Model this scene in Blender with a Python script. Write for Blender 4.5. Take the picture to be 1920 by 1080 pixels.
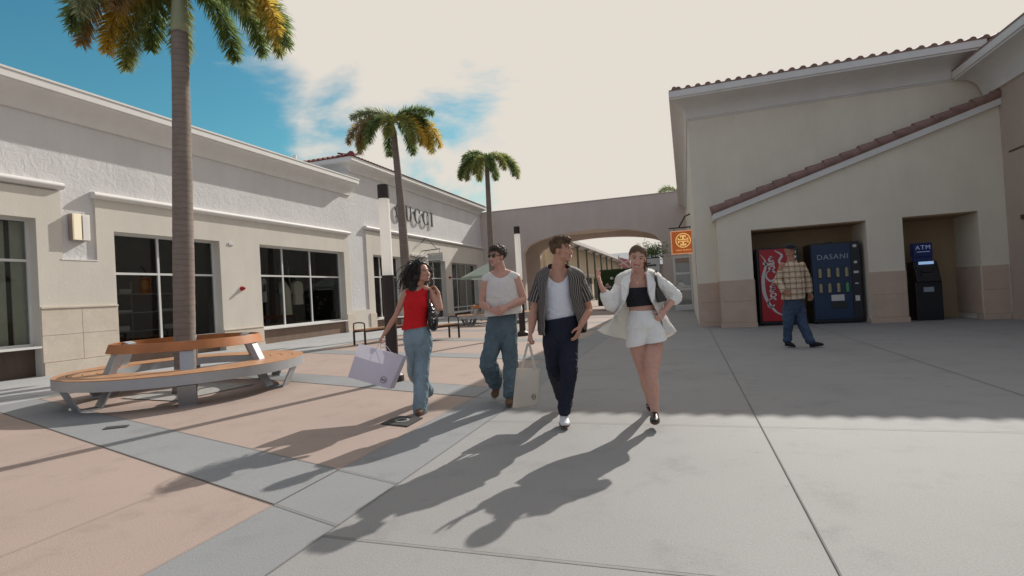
import bpy, bmesh, math, random
from mathutils import Vector, Matrix, noise as mn
from math import sin, cos, pi, radians as R_
for o in list(bpy.data.objects): bpy.data.objects.remove(o)
sc = bpy.context.scene
C = sc.collection
random.seed(7)
# ------------------------------------------------------------------ camera
EYE = Vector((0, 0, 1.27)); FPX = 988.6
yaw, pit, rol = R_(18.184), R_(.662), R_(-3.312)
fwd = Vector((-sin(yaw)*cos(pit), cos(yaw)*cos(pit), sin(pit)))
r0 = Vector((cos(yaw), sin(yaw), 0)); u0 = r0.cross(fwd)
rgt = r0*cos(rol) + u0*sin(rol); upv = -r0*sin(rol) + u0*cos(rol)
cam = bpy.data.cameras.new('camera'); co = bpy.data.objects.new('camera', cam); C.objects.link(co)
cam.sensor_width = 36; cam.lens = FPX/1920*36; cam.clip_end = 4000; cam.clip_start = .05
co.matrix_world = Matrix(((rgt.x, upv.x, -fwd.x, EYE.x), (rgt.y, upv.y, -fwd.y, EYE.y), (rgt.z, upv.z, -fwd.z, EYE.z), (0, 0, 0, 1)))
sc.camera = co
def ray(px, py): return fwd + rgt*((px-960)/FPX) - upv*((py-540)/FPX)
def J(px, py, d): return EYE + ray(px, py)*d          # point at forward depth d
def G(px, py, z=0.):
    v = ray(px, py); return EYE + v*((z-EYE.z)/v.z)
# ------------------------------------------------------------------ world + sun
SUN_EL, SUN_AZ = R_(32.8), R_(16.3)       # azimuth from +Y towards +X
w = bpy.data.worlds.new("World"); sc.world = w; w.use_nodes = True
nt = w.node_tree; nt.nodes.clear()
def N(t, typ, **kw):
    n = t.nodes.new(typ)
    for k, v in kw.items():
        if k in n.inputs: n.inputs[k].default_value = v
        else: setattr(n, k, v)
    return n
out = N(nt, 'ShaderNodeOutputWorld'); bg = N(nt, 'ShaderNodeBackground')
sky = N(nt, 'ShaderNodeTexSky'); sky.sky_type = 'NISHITA'; sky.sun_disc = False
sky.sun_elevation = SUN_EL; sky.sun_rotation = SUN_AZ; sky.air_density = 1.3; sky.dust_density = .6; sky.ozone_density = 2.0
bg.inputs['Strength'].default_value = .1
hs = N(nt, 'ShaderNodeHueSaturation', Saturation=1.2, Value=.76)
nt.links.new(sky.outputs[0], hs.inputs['Color'])
tint = N(nt, 'ShaderNodeMix', data_type='RGBA'); tint.blend_type = 'MULTIPLY'; tint.inputs[0].default_value = 1; tint.inputs[7].default_value = (.74, 1.36, 1.2, 1); nt.links.new(hs.outputs[0], tint.inputs[6])
tc = N(nt, 'ShaderNodeTexCoord')
mp = N(nt, 'ShaderNodeMapping'); mp.inputs['Scale'].default_value = (1.5, 1.5, 3.0); mp.inputs['Location'].default_value = (.35, .2, .1)
nz = N(nt, 'ShaderNodeTexNoise', Scale=1.9, Detail=9.0, Roughness=.56); nz.inputs['Distortion'].default_value = .35
nt.links.new(tc.outputs['Generated'], mp.inputs[0]); nt.links.new(mp.outputs[0], nz.inputs['Vector'])
# open blue gap in the clouds to the left, cloud bank towards the sun; unseen cloud behind added to brighten the shade
def gap(c, lo, hi, v0, v1):
    d_ = N(nt, 'ShaderNodeVectorMath', operation='DOT_PRODUCT'); d_.inputs[1].default_value = tuple(c.normalized()); nt.links.new(tc.outputs['Generated'], d_.inputs[0])
    g_ = N(nt, 'ShaderNodeMapRange'); g_.clamp = True; g_.inputs['From Min'].default_value = lo; g_.inputs['From Max'].default_value = hi; g_.inputs['To Min'].default_value = v0; g_.inputs['To Max'].default_value = v1
    nt.links.new(d_.outputs['Value'], g_.inputs['Value']); return g_.outputs[0]
gA = gap(Vector((-.865, .386, .32)), .84, .955, .36, -.26); gB = gap(ray(850, 300), .965, .997, 0, -.36)
ad0 = N(nt, 'ShaderNodeMath', operation='ADD'); nt.links.new(gA, ad0.inputs[0]); nt.links.new(gB, ad0.inputs[1])
ad = N(nt, 'ShaderNodeMath', operation='ADD'); nt.links.new(nz.outputs['Fac'], ad.inputs[0]); nt.links.new(ad0.outputs[0], ad.inputs[1])
cr = N(nt, 'ShaderNodeMapRange'); cr.interpolation_type = 'SMOOTHSTEP'; cr.inputs['From Min'].default_value = .43; cr.inputs['From Max'].default_value = .60
nt.links.new(ad.outputs[0], cr.inputs['Value'])
mx = N(nt, 'ShaderNodeMix', data_type='RGBA')
nt.links.new(cr.outputs[0], mx.inputs[0]); nt.links.new(tint.outputs[2], mx.inputs[6])
# clouds are warm towards the sun and cooler, greyer away from it, the unseen rear toned to tint the shade
cd_ = N(nt, 'ShaderNodeVectorMath', operation='DOT_PRODUCT'); cd_.inputs[1].default_value = (sin(SUN_AZ), cos(SUN_AZ), 0); nt.links.new(tc.outputs['Generated'], cd_.inputs[0])
cg = N(nt, 'ShaderNodeMapRange'); cg.inputs['From Min'].default_value = -.25; cg.inputs['From Max'].default_value = .35; nt.links.new(cd_.outputs['Value'], cg.inputs['Value'])
cc_ = N(nt, 'ShaderNodeMix', data_type='RGBA'); cc_.inputs[6].default_value = (3.4, 3.75, 4.5, 1); cc_.inputs[7].default_value = (7.7, 7.15, 6.4, 1)
nt.links.new(cg.outputs[0], cc_.inputs[0]); nt.links.new(cc_.outputs[2], mx.inputs[7])
nt.links.new(mx.outputs[2], bg.inputs['Color']); nt.links.new(bg.outputs[0], out.inputs[0])
sl = bpy.data.lights.new('sun', 'SUN'); sl.energy = 4.4; sl.angle = R_(.55); sl.color = (1, .95, .88)
so = bpy.data.objects.new('sun', sl); C.objects.link(so)
sd = Vector((sin(SUN_AZ)*cos(SUN_EL), cos(SUN_AZ)*cos(SUN_EL), sin(SUN_EL)))
so.rotation_euler = sd.to_track_quat('Z', 'Y').to_euler(); so.location = sd*60
vs = sc.view_settings; vs.view_transform = 'Standard'; vs.look = 'None'; vs.exposure = 0; vs.gamma = 1
sc.cycles.max_bounces = 8; sc.cycles.transparent_max_bounces = 12
sc.cycles.use_denoising = True
# ------------------------------------------------------------------ materials
M = {}
def mat(name, col, rough=.7, var=.12, vs_=3., bump=0., bs=40., metal=0., spec=.4, fine=0., fs=120., sss=0, trans=0., sheen=0., emit=None, es=0, stretch=None):
    if name in M: return M[name]
    m = bpy.data.materials.new(name); m.use_nodes = True; t = m.node_tree; b = t.nodes['Principled BSDF']
    b.inputs['Roughness'].default_value = rough; b.inputs['Metallic'].default_value = metal
    b.inputs['Specular IOR Level'].default_value = spec
    g = N(t, 'ShaderNodeTexCoord'); src = g.outputs['Object']
    if stretch:
        q = N(t, 'ShaderNodeMapping'); q.inputs['Scale'].default_value = stretch; t.links.new(src, q.inputs[0]); src = q.outputs[0]
    n1 = N(t, 'ShaderNodeTexNoise', Scale=vs_, Detail=6., Roughness=.6); t.links.new(src, n1.inputs['Vector'])
    mr = N(t, 'ShaderNodeMapRange'); mr.inputs['From Min'].default_value = .25; mr.inputs['From Max'].default_value = .75
    mr.inputs['To Min'].default_value = 1-var; mr.inputs['To Max'].default_value = 1+var
    t.links.new(n1.outputs['Fac'], mr.inputs['Value']); fac = mr.outputs[0]
    if fine:
        n2 = N(t, 'ShaderNodeTexNoise', Scale=fs, Detail=3.); t.links.new(src, n2.inputs['Vector'])
        m2 = N(t, 'ShaderNodeMapRange'); m2.inputs['From Min'].default_value = .3; m2.inputs['From Max'].default_value = .7
        m2.inputs['To Min'].default_value = 1-fine; m2.inputs['To Max'].default_value = 1+fine
        t.links.new(n2.outputs['Fac'], m2.inputs['Value'])
        mu = N(t, 'ShaderNodeMath', operation='MULTIPLY'); t.links.new(fac, mu.inputs[0]); t.links.new(m2.outputs[0], mu.inputs[1]); fac = mu.outputs[0]
    vm = N(t, 'ShaderNodeVectorMath', operation='SCALE'); vm.inputs[0].default_value = col[:3]; t.links.new(fac, vm.inputs['Scale'])
    t.links.new(vm.outputs[0], b.inputs['Base Color'])
    if bump:
        n3 = N(t, 'ShaderNodeTexNoise', Scale=bs, Detail=5.); t.links.new(src, n3.inputs['Vector'])
        bp = N(t, 'ShaderNodeBump', Strength=1.0, Distance=bump); t.links.new(n3.outputs['Fac'], bp.inputs['Height']); t.links.new(bp.outputs[0], b.inputs['Normal'])
    if sss: b.inputs['Subsurface Weight'].default_value = sss; b.inputs['Subsurface Radius'].default_value = (.012, .005, .003); b.inputs['Subsurface Scale'].default_value = 1
    if sheen: b.inputs['Sheen Weight'].default_value = sheen
    if trans:
        o = t.nodes['Material Output']; tr = N(t, 'ShaderNodeBsdfTranslucent'); t.links.new(vm.outputs[0], tr.inputs[0])
        ms = N(t, 'ShaderNodeMixShader', Fac=trans); t.links.new(b.outputs[0], ms.inputs[1]); t.links.new(tr.outputs[0], ms.inputs[2]); t.links.new(ms.outputs[0], o.inputs[0])
    if emit: b.inputs['Emission Color'].default_value = (*emit, 1); b.inputs['Emission Strength'].default_value = es
    M[name] = m; return m
def stucco(name, col, disp, scale, rough=.9):
    """trowelled stucco: ridged blotches + fine sand"""
    m = mat(name, col, rough, .05, .9, fine=.03, fs=60., spec=.2); t = m.node_tree; b = t.nodes['Principled BSDF']
    g = N(t, 'ShaderNodeTexCoord'); v = N(t, 'ShaderNodeTexNoise', Scale=scale, Detail=4., Roughness=.55); v.inputs['Distortion'].default_value = 1.4
    t.links.new(g.outputs['Object'], v.inputs['Vector'])
    bp = N(t, 'ShaderNodeBump', Strength=1., Distance=disp); t.links.new(v.outputs['Fac'], bp.inputs['Height'])
    # faint rain streaks and patched paint
    q = N(t, 'ShaderNodeMapping'); q.inputs['Scale'].default_value = (.9, .9, .16); t.links.new(g.outputs['Object'], q.inputs[0])
    st = N(t, 'ShaderNodeTexNoise', Scale=1.6, Detail=5., Roughness=.65); t.links.new(q.outputs[0], st.inputs['Vector'])
    sr = N(t, 'ShaderNodeMapRange'); sr.inputs['From Min'].default_value = .35; sr.inputs['From Max'].default_value = .68; sr.inputs['To Min'].default_value = .94; sr.inputs['To Max'].default_value = 1.01; t.links.new(st.outputs['Fac'], sr.inputs['Value'])
    src = b.inputs['Base Color'].links[0].from_socket; s2 = N(t, 'ShaderNodeVectorMath', operation='SCALE'); t.links.new(src, s2.inputs[0]); t.links.new(sr.outputs[0], s2.inputs['Scale']); t.links.new(s2.outputs[0], b.inputs['Base Color'])
    n3 = N(t, 'ShaderNodeTexNoise', Scale=scale*9, Detail=2.); t.links.new(g.outputs['Object'], n3.inputs['Vector'])
    b2 = N(t, 'ShaderNodeBump', Strength=.6, Distance=disp*.12); t.links.new(n3.outputs['Fac'], b2.inputs['Height']); t.links.new(bp.outputs[0], b2.inputs['Normal']); t.links.new(b2.outputs[0], b.inputs['Normal'])
    return m
def glass(name, tint=(.5, .52, .52), refl=.12, rough=.01):
    m = bpy.data.materials.new(name); m.use_nodes = True; t = m.node_tree; t.nodes.clear()
    o = N(t, 'ShaderNodeOutputMaterial'); tr = N(t, 'ShaderNodeBsdfTransparent'); tr.inputs[0].default_value = (*tint, 1)
    gl = N(t, 'ShaderNodeBsdfGlossy', Roughness=rough); lw = N(t, 'ShaderNodeLayerWeight', Blend=.12)
    mr = N(t, 'ShaderNodeMapRange'); mr.inputs['To Min'].default_value = refl*.4; mr.inputs['To Max'].default_value = min(1, refl*4)
    t.links.new(lw.outputs['Fresnel'], mr.inputs['Value'])
    ms = N(t, 'ShaderNodeMixShader'); t.links.new(mr.outputs[0], ms.inputs[0]); t.links.new(tr.outputs[0], ms.inputs[1]); t.links.new(gl.outputs[0], ms.inputs[2]); t.links.new(ms.outputs[0], o.inputs[0])
    M[name] = m; return m
stucco('rough_stucco', (.68, .67, .67), .016, 5.)
stucco('smooth_stucco', (.68, .64, .57), .004, 22.)
stucco('arch_stucco', (.66, .575, .51), .006, 14.)
stucco('tan_stucco', (.80, .745, .62), .006, 18.)
stucco('rose_stucco', (.52, .43, .36), .006, 14.)
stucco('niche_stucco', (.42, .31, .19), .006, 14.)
mat('trim_white', (.72, .71, .68), .6, .06, 2., bump=.001, bs=80)
mat('trim_grey', (.60, .60, .60), .7, .06, 2.)  # plain grey for roofs and the rack frame
mat('stone', (.62, .54, .45), .8, .09, 3., bump=.003, bs=50, fine=.05, fs=30)
mat('stone_rose', (.57, .44, .345), .8, .10, 3., bump=.003, bs=50, fine=.05, fs=30)
mat('frame_white', (.66, .66, .65), .35, .03)
mat('dark_panel', (.085, .058, .045), .55, .2, 4., stretch=(1, 1, .2))
mat('brown_panel', (.20, .135, .10), .6, .15, 4., stretch=(1, 1, .3))
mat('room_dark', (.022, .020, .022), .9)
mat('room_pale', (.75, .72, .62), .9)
mat('clay_tile', (.27, .17, .145), .75, .3, 4., bump=.004, bs=30)
mat('clay_tile_red', (.20, .055, .045), .75, .3, 4., bump=.004, bs=30)
mat('bronze', (.045, .034, .030), .45, .1, 4., metal=.3)
mat('lamp_lens', (.85, .83, .78), .35, .02, trans=.35, emit=(1, .93, .84), es=.22)
mat('steel', (.42, .44, .46), .42, .06, 6., metal=.55, stretch=(1, 1, 1))
mat('wood', (.45, .24, .125), .5, .22, 5., bump=.001, bs=30, fine=.06, fs=90)
mat('wood_band', (.44, .175, .065), .45, .2, 5., fine=.07, fs=70)
mat('trunk', (.22, .18, .15), .9, .25, 6., bump=.006, bs=28, stretch=(1, 1, 2.2))
mat('black_metal', (.03, .03, .032), .5)
glass('window_glass', (.72, .74, .74), .14); glass('clear_glass', (.75, .78, .76), .2)
# ------------------------------------------------------------------ mesh helpers
def tag(o, label=None, cat=None, group=None, kind=None):
    if label: o['label'] = label
    if cat: o['category'] = cat
    if group: o['group'] = group
    if kind: o['kind'] = kind
    return o
def link(name, me, m=None, parent=None, smooth=False):
    o = bpy.data.objects.new(name, me); C.objects.link(o)
    if m is not None: me.materials.append(M[m] if isinstance(m, str) else m)
    if parent is not None: o.parent = parent; o.matrix_parent_inverse = parent.matrix_world.inverted() if False else Matrix.Translation(-parent.location) if tuple(parent.rotation_euler) == (0, 0, 0) else parent.matrix_basis.inverted()
    if smooth:
        for p in me.polygons: p.use_smooth = True
    return o
def empty(name, loc, label=None, cat=None, group=None):
    o = bpy.data.objects.new(name, None); C.objects.link(o); o.location = loc; o.empty_display_size = .2
    return tag(o, label, cat, group)
def struct(o): o['kind'] = 'structure'; return o
class MB:
    """collects shapes into one mesh"""
    def __init__(s): s.v = []; s.f = []; s.uv = None
    def add(s, vs, fs):
        k = len(s.v); s.v += [tuple(v) for v in vs]; s.f += [tuple(i+k for i in f) for f in fs]; return s
    def box(s, x0, x1, y0, y1, z0, z1):
        return s.add([(x0, y0, z0), (x1, y0, z0), (x1, y1, z0), (x0, y1, z0), (x0, y0, z1), (x1, y0, z1), (x1, y1, z1), (x0, y1, z1)],
                     [(0, 3, 2, 1), (4, 5, 6, 7), (0, 1, 5, 4), (1, 2, 6, 5), (2, 3, 7, 6), (3, 0, 4, 7)])
    def hexa(s, P): return s.add(P, [(0, 3, 2, 1), (4, 5, 6, 7), (0, 1, 5, 4), (1, 2, 6, 5), (2, 3, 7, 6), (3, 0, 4, 7)])
    def bar(s, a, b, w, h, up=(0, 0, 1)):
        a, b = Vector(a), Vector(b); d = (b-a).normalized(); sd_ = d.cross(Vector(up)).normalized(); u = sd_.cross(d)
        x, y = sd_*w/2, u*h/2
        return s.hexa([a-x-y, a+x-y, b+x-y, b-x-y, a-x+y, a+x+y, b+x+y, b-x+y])
    def tube(s, pts, rad, n=10, cap=True):
        pts = [Vector(p) for p in pts]; rr = rad if isinstance(rad, (list, tuple)) else [rad]*len(pts); vs = []; fs = []; pu = None
        for i, p in enumerate(pts):
            t = (pts[min(i+1, len(pts)-1)]-pts[max(i-1, 0)]).normalized()
            if pu is None: pu = t.orthogonal().normalized()
            u = (pu-t*pu.dot(t)).normalized(); pu = u; v = t.cross(u)
            for k in range(n): a = 2*pi*k/n; vs.append(p+(u*cos(a)+v*sin(a))*rr[i])
        for i in range(len(pts)-1):
            for k in range(n): q = (k+1) % n; fs.append((i*n+k, i*n+q, (i+1)*n+q, (i+1)*n+k))
        if cap: fs.append(tuple(range(n))[::-1]); fs.append(tuple((len(pts)-1)*n+k for k in range(n)))
        return s.add(vs, fs)
    def cyl(s, x, y, z0, z1, r, n=24, r2=None): return s.tube([(x, y, z0), (x, y, z1)], [r, r if r2 is None else r2], n)
    def prism(s, poly, axis, a, b):
        """poly in the two other axes, extruded along axis from a to b"""
        n = len(poly)
        def P(p, t): return {'x': (t, p[0], p[1]), 'y': (p[0], t, p[1]), 'z': (p[0], p[1], t)}[axis]
        return s.add([P(p, a) for p in poly]+[P(p, b) for p in poly], [tuple(range(n))[::-1], tuple(range(n, 2*n))]+[(i, (i+1) % n, n+(i+1) % n, n+i) for i in range(n)])
    def ring(s, cx, cy, r0, r1, z0, z1, n=72, tilt=0):
        """annulus; tilt = outward lean of the top"""
        vs = []; fs = []
        for k in range(n):
            a = 2*pi*k/n; c, q = cos(a), sin(a)
            for r, z in ((r0, z0), (r1, z0), (r1+tilt, z1), (r0+tilt, z1)): vs.append((cx+r*c, cy+r*q, z))
        for k in range(n):
            j = (k+1) % n
            for e in range(4): g = (e+1) % 4; fs.append((k*4+e, j*4+e, j*4+g, k*4+g))
        return s.add(vs, fs)
    def ell(s, c, r, n=16, m=10, rot=None):
        vs = []; fs = []; c = Vector(c)
        for i in range(m+1):
            th = pi*i/m
            for k in range(n):
                p = Vector((r[0]*sin(th)*cos(2*pi*k/n), r[1]*sin(th)*sin(2*pi*k/n), r[2]*cos(th)))
                if rot is not None: p = rot @ p
                vs.append(c+p)
        for i in range(m):
            for k in range(n): q = (k+1) % n; fs.append((i*n+k, (i+1)*n+k, (i+1)*n+q, i*n+q))
        return s.add(vs, fs)
    def xf(s, mtx): s.v = [tuple(mtx @ Vector(v)) for v in s.v]; return s
    def build(s, name, m=None, parent=None, smooth=False, bevel=0, auto=None):
        me = bpy.data.meshes.new(name); me.from_pydata(s.v, [], s.f); me.validate(); me.update()
        bm = bmesh.new(); bm.from_mesh(me); bmesh.ops.remove_doubles(bm, verts=bm.verts, dist=1e-5); bmesh.ops.recalc_face_normals(bm, faces=bm.faces)
        if bevel:
            bmesh.ops.bevel(bm, geom=[e for e in bm.edges if e.is_manifold and e.calc_face_angle(0) > .6], offset=bevel, segments=2, affect='EDGES', profile=.6)
        bm.to_mesh(me); bm.free()
        if auto: me.shade_smooth() if False else [setattr(p, 'use_smooth', True) for p in me.polygons] and me.set_sharp_from_angle(angle=auto)
        return link(name, me, m, parent, smooth)
def clusters(mb, gap=.12):
    """split one collector into collectors of pieces that touch or nearly touch"""
    n = len(mb.v); par = list(range(n))
    def fd(a):
        while par[a] != a: par[a] = par[par[a]]; a = par[a]
        return a
    for f in mb.f:
        for i in f[1:]: par[fd(i)] = fd(f[0])
    g = {}
    for i in range(n): g.setdefault(fd(i), []).append(i)
    L = [[ids, [min(mb.v[i][k] for i in ids) for k in range(3)], [max(mb.v[i][k] for i in ids) for k in range(3)]] for ids in g.values()]
    ch = True
    while ch:
        ch = False
        for a in range(len(L)):
            for b in range(a+1, len(L)):
                if all(L[a][1][k]-gap <= L[b][2][k] and L[b][1][k]-gap <= L[a][2][k] for k in range(3)):
                    L[a] = [L[a][0]+L[b][0], [min(L[a][1][k], L[b][1][k]) for k in range(3)], [max(L[a][2][k], L[b][2][k]) for k in range(3)]]; L.pop(b); ch = True; break
            if ch: break
    out_ = []
    for ids, _, _ in L:
        mp_ = {o: i for i, o in enumerate(sorted(ids))}; m = MB(); m.v = [mb.v[o] for o in sorted(ids)]; m.f = [tuple(mp_[i] for i in f) for f in mb.f if f[0] in mp_]; out_.append(m)
    return out_
def build_split(mb, name, m, parent, gap=.12, **kw):
    return [c.build(name, m, parent, **kw) for c in clusters(mb, gap)]
def sheet(name, pts, z, m, parent=None):
    me = bpy.data.meshes.new(name); me.from_pydata([(p[0], p[1], z) for p in pts], [], [tuple(range(len(pts)))]); me.update()
    bm = bmesh.new(); bm.from_mesh(me)
    for f in bm.faces:
        if f.normal.z < 0: f.normal_flip()
    bm.to_mesh(me); bm.free()
    return link(name, me, m, parent)
def text(name, s_, size, loc, rot, m, parent=None, ext=.01, shear=0, spacing=1., bold=0, align='CENTER', sx=1.):
    cu = bpy.data.curves.new(name, 'FONT'); cu.body = s_; cu.size = size; cu.extrude = ext; cu.shear = shear; cu.space_character = spacing
    cu.align_x = align; cu.align_y = 'CENTER'; cu.offset = bold; cu.resolution_u = 3
    o = bpy.data.objects.new(name+'_c', cu); C.objects.link(o); dg = bpy.context.evaluated_depsgraph_get()
    me = bpy.data.meshes.new_from_object(o.evaluated_get(dg)); bpy.data.objects.remove(o); me.name = name
    me.transform(Matrix.Translation(loc) @ rot.to_4x4() @ Matrix.Diagonal((sx, 1, 1, 1)))
    me.materials.clear()
    return link(name, me, m, parent)
ROT_S = Matrix.Rotation(pi/2, 3, 'X')                                  # reads from -Y side
ROT_E = Matrix.Rotation(pi/2, 3, 'Z') @ Matrix.Rotation(pi/2, 3, 'X')     # reads from +X side
def copy_tree(o, parent=None):
    c = o.copy(); C.objects.link(c)
    if parent is not None: c.parent = parent
    for ch in [x for x in C.objects if x.parent == o and x != c]: copy_tree(ch, c)
    return c
# ================================================================== ground
def paving(name, base, speck):
    m = mat(name, base, .75, .075, .55, fine=.10, fs=95., bump=.002, bs=150, spec=.3); t = m.node_tree
    # broad stains and small dark spots
    g = N(t, 'ShaderNodeTexCoord'); n = N(t, 'ShaderNodeTexNoise', Scale=2.2, Detail=8., Roughness=.7); t.links.new(g.outputs['Object'], n.inputs['Vector'])
    r = N(t, 'ShaderNodeMapRange'); r.inputs['From Min'].default_value = .30; r.inputs['From Max'].default_value = .46; r.inputs['To Min'].default_value = .86; r.inputs['To Max'].default_value = 1.
    t.links.new(n.outputs['Fac'], r.inputs['Value'])
    v = N(t, 'ShaderNodeTexVoronoi', Scale=2.6, Randomness=1.); t.links.new(g.outputs['Object'], v.inputs['Vector'])
    r2 = N(t, 'ShaderNodeMapRange'); r2.inputs['From Min'].default_value = .02; r2.inputs['From Max'].default_value = .05; r2.inputs['To Min'].default_value = .78; r2.inputs['To Max'].default_value = 1.
    t.links.new(v.outputs['Distance'], r2.inputs['Value'])
    mu = N(t, 'ShaderNodeMath', operation='MULTIPLY'); t.links.new(r.outputs[0], mu.inputs[0]); t.links.new(r2.outputs[0], mu.inputs[1])
    b = t.nodes['Principled BSDF']; src = b.inputs['Base Color'].links[0].from_socket
    sc_ = N(t, 'ShaderNodeVectorMath', operation='SCALE'); t.links.new(src, sc_.inputs[0]); t.links.new(mu.outputs[0], sc_.inputs['Scale']); t.links.new(sc_.outputs[0], b.inputs['Base Color'])
paving('concrete_light', (.305, .300, .293), 0)
paving('concrete_blue', (.265, .272, .278), 0)
paving('concrete_pink', (.385, .30, .258), 0)
paving('walk_pale', (.39, .395, .40), 0)
mat('joint', (.19, .18, .17), .95, .2, 8.)
struct(tag(sheet('ground', [(-400, -300), (400, -300), (400, 700), (-400, 700)], -.06, 'concrete_light')))
XL, XB, XS = -1.97, -2.60, -10.15
struct(sheet('plaza_pavement', [(XL, -8), (12, -8), (12, 90), (XL, 90)], 0, 'concrete_light'))
struct(sheet('pink_pavement', [(XS, -8), (XB, -8), (XB, 90), (XS, 90)], 0, 'concrete_pink'))
struct(sheet('sidewalk', [(-14.6, -8), (XS, -8), (XS, 36), (-14.6, 36)], .004, 'walk_pale'))
SL_ = .312
bands = MB()
bands.add([(XB, -8, .0), (XL, -8, .0), (XL, 90, .0), (XB, 90, .0)], [(0, 1, 2, 3)])
for k in range(-2, 9):
    y0 = 2.55+3.4*k
    lo = lambda x: y0+SL_*(XL-x); hi = lambda x: y0+.67+SL_*(XL-x)
    bands.add([(XS, lo(XS), .004), (XB, lo(XB), .004), (XB, hi(XB), .004), (XS, hi(XS), .004)], [(0, 1, 2, 3)])
struct(bands.build('grey_pavement_bands', 'concrete_blue'))
jm = MB()
def joint(x0, y0, x1, y1, wd=.009, z=.008):
    wd *= .8
    d = Vector((x1-x0, y1-y0, 0)).normalized(); n = Vector((-d.y, d.x, 0))*wd/2
    jm.add([(x0-n.x, y0-n.y, z), (x1-n.x, y1-n.y, z), (x1+n.x, y1+n.y, z), (x0+n.x, y0+n.y, z)], [(0, 1, 2, 3)])
for x in (.55, 3.04, 5.5): joint(x, -8, x, 15.6, .011)
joint(XL, -8, XL, 36, .007)
for y in (-5.1, -2.6, -.1, 2.42, 4.98, 7.78, 10.4, 13.1): joint(XL, y, 12, y, .007 if y != 2.42 else .009)
joint(XB, -8, XB, 36, .004); joint(-3.62, -8, -3.62, 2.55+SL_*1.65, .005); joint(-5.8, -8, -5.8, 3.7, .005); joint(-5.2, 4.22, -5.2, 6.95, .004)
joint(XS, -8, XS, 36, .02, .010)
for k in range(-2, 9):
    y0 = 2.55+3.4*k
    joint(XL, y0, XS, y0+SL_*(XL-XS), .010); joint(XL, y0+.67, XS, y0+.67+SL_*(XL-XS), .010)
for y in range(-6, 36, 3): joint(-14.2, y, XS, y, .008)
struct(jm.build('pavement_joints', 'joint'))
# far side beyond the arch
mat('roadway', (.16, .155, .15), .85, .1, 2.)
# ================================================================== left shops
XW = -14.15
def window_unit(parent, y0, y1, z0, z1, vm, hm, depth=.3, room='room_dark', sill=True, fr=.06, pane='window_glass'):
    """window set into an opening of the facade (facing +X)"""
    xf = XW-depth; f = MB()
    f.box(xf-.04, xf+.04, y0, y0+fr, z0, z1).box(xf-.04, xf+.04, y1-fr, y1, z0, z1).box(xf-.04, xf+.04, y0+fr, y1-fr, z1-fr, z1).box(xf-.04, xf+.05, y0+fr, y1-fr, z0, z0+fr)
    for v in vm: f.box(xf-.035, xf+.035, v-fr/2, v+fr/2, z0+fr, z1-fr)
    ys = [y0+fr]+[q for v in vm for q in (v-fr/2, v+fr/2)]+[y1-fr]
    for h in hm:
        for i in range(0, len(ys), 2): f.box(xf-.033, xf+.033, ys[i], ys[i+1], h-fr/2, h+fr/2)
    w_ = f.build('window', 'frame_white', parent)
    g = MB(); g.box(xf-.006, xf+.006, y0+.01, y1-.01, z0+.01, z1-.01); g.build('pane', pane, w_)
    if sill: s = MB(); s.box(xf+.051, XW+.03, y0+.002, y1-.002, z0-.05, z0); s.build('sill', 'trim_white', w_)
    return w_
def bullnose(y0, y1, z, r=.085, x=XW):
    m = MB(); prof = [(x-.06, z-r)]+[(x+.02+r*1.3*cos(a), z+r*sin(a)) for a in [-pi/2+pi*i/8 for i in range(9)]]+[(x-.06, z+r)]
    m.prism([(p[0], p[1]) for p in prof], 'y', y0, y1)
    return m
def cornice_profile(x, zt, o=.5, h=.62):
    """crown: fascia, fillet, cove, bed mould; list of (x,z) from the wall top outwards and down"""
    P = [(x-.25, zt), (x+o, zt), (x+o, zt-.17), (x+o-.04, zt-.18), (x+o-.04, zt-.22)]
    for i in range(1, 8):
        a = i/8*pi/2
        P.append((x+o-.07-(o-.17)*sin(a)*1.0, zt-.22-(h-.34)*(1-cos(a))))
    P += [(x+.07, zt-h+.08), (x+.07, zt-h), (x-.25, zt-h)]
    return P
def cornice_prism(x, y0, y1, zt, o=.5, h=.62):
    m = MB(); m.prism(cornice_profile(x, zt, o, h), 'y', y0, y1); return m
def mitred(prof, mk0, mk1):
    """prof: [(d,z)] outward distance and height; mk0/mk1 place each profile point at either end"""
    n = len(prof); m = MB(); return m.add([mk0(d, z) for d, z in prof]+[mk1(d, z) for d, z in prof], [tuple(range(n))[::-1], tuple(range(n, 2*n))]+[(i, (i+1) % n, n+(i+1) % n, n+i) for i in range(n)])
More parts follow.
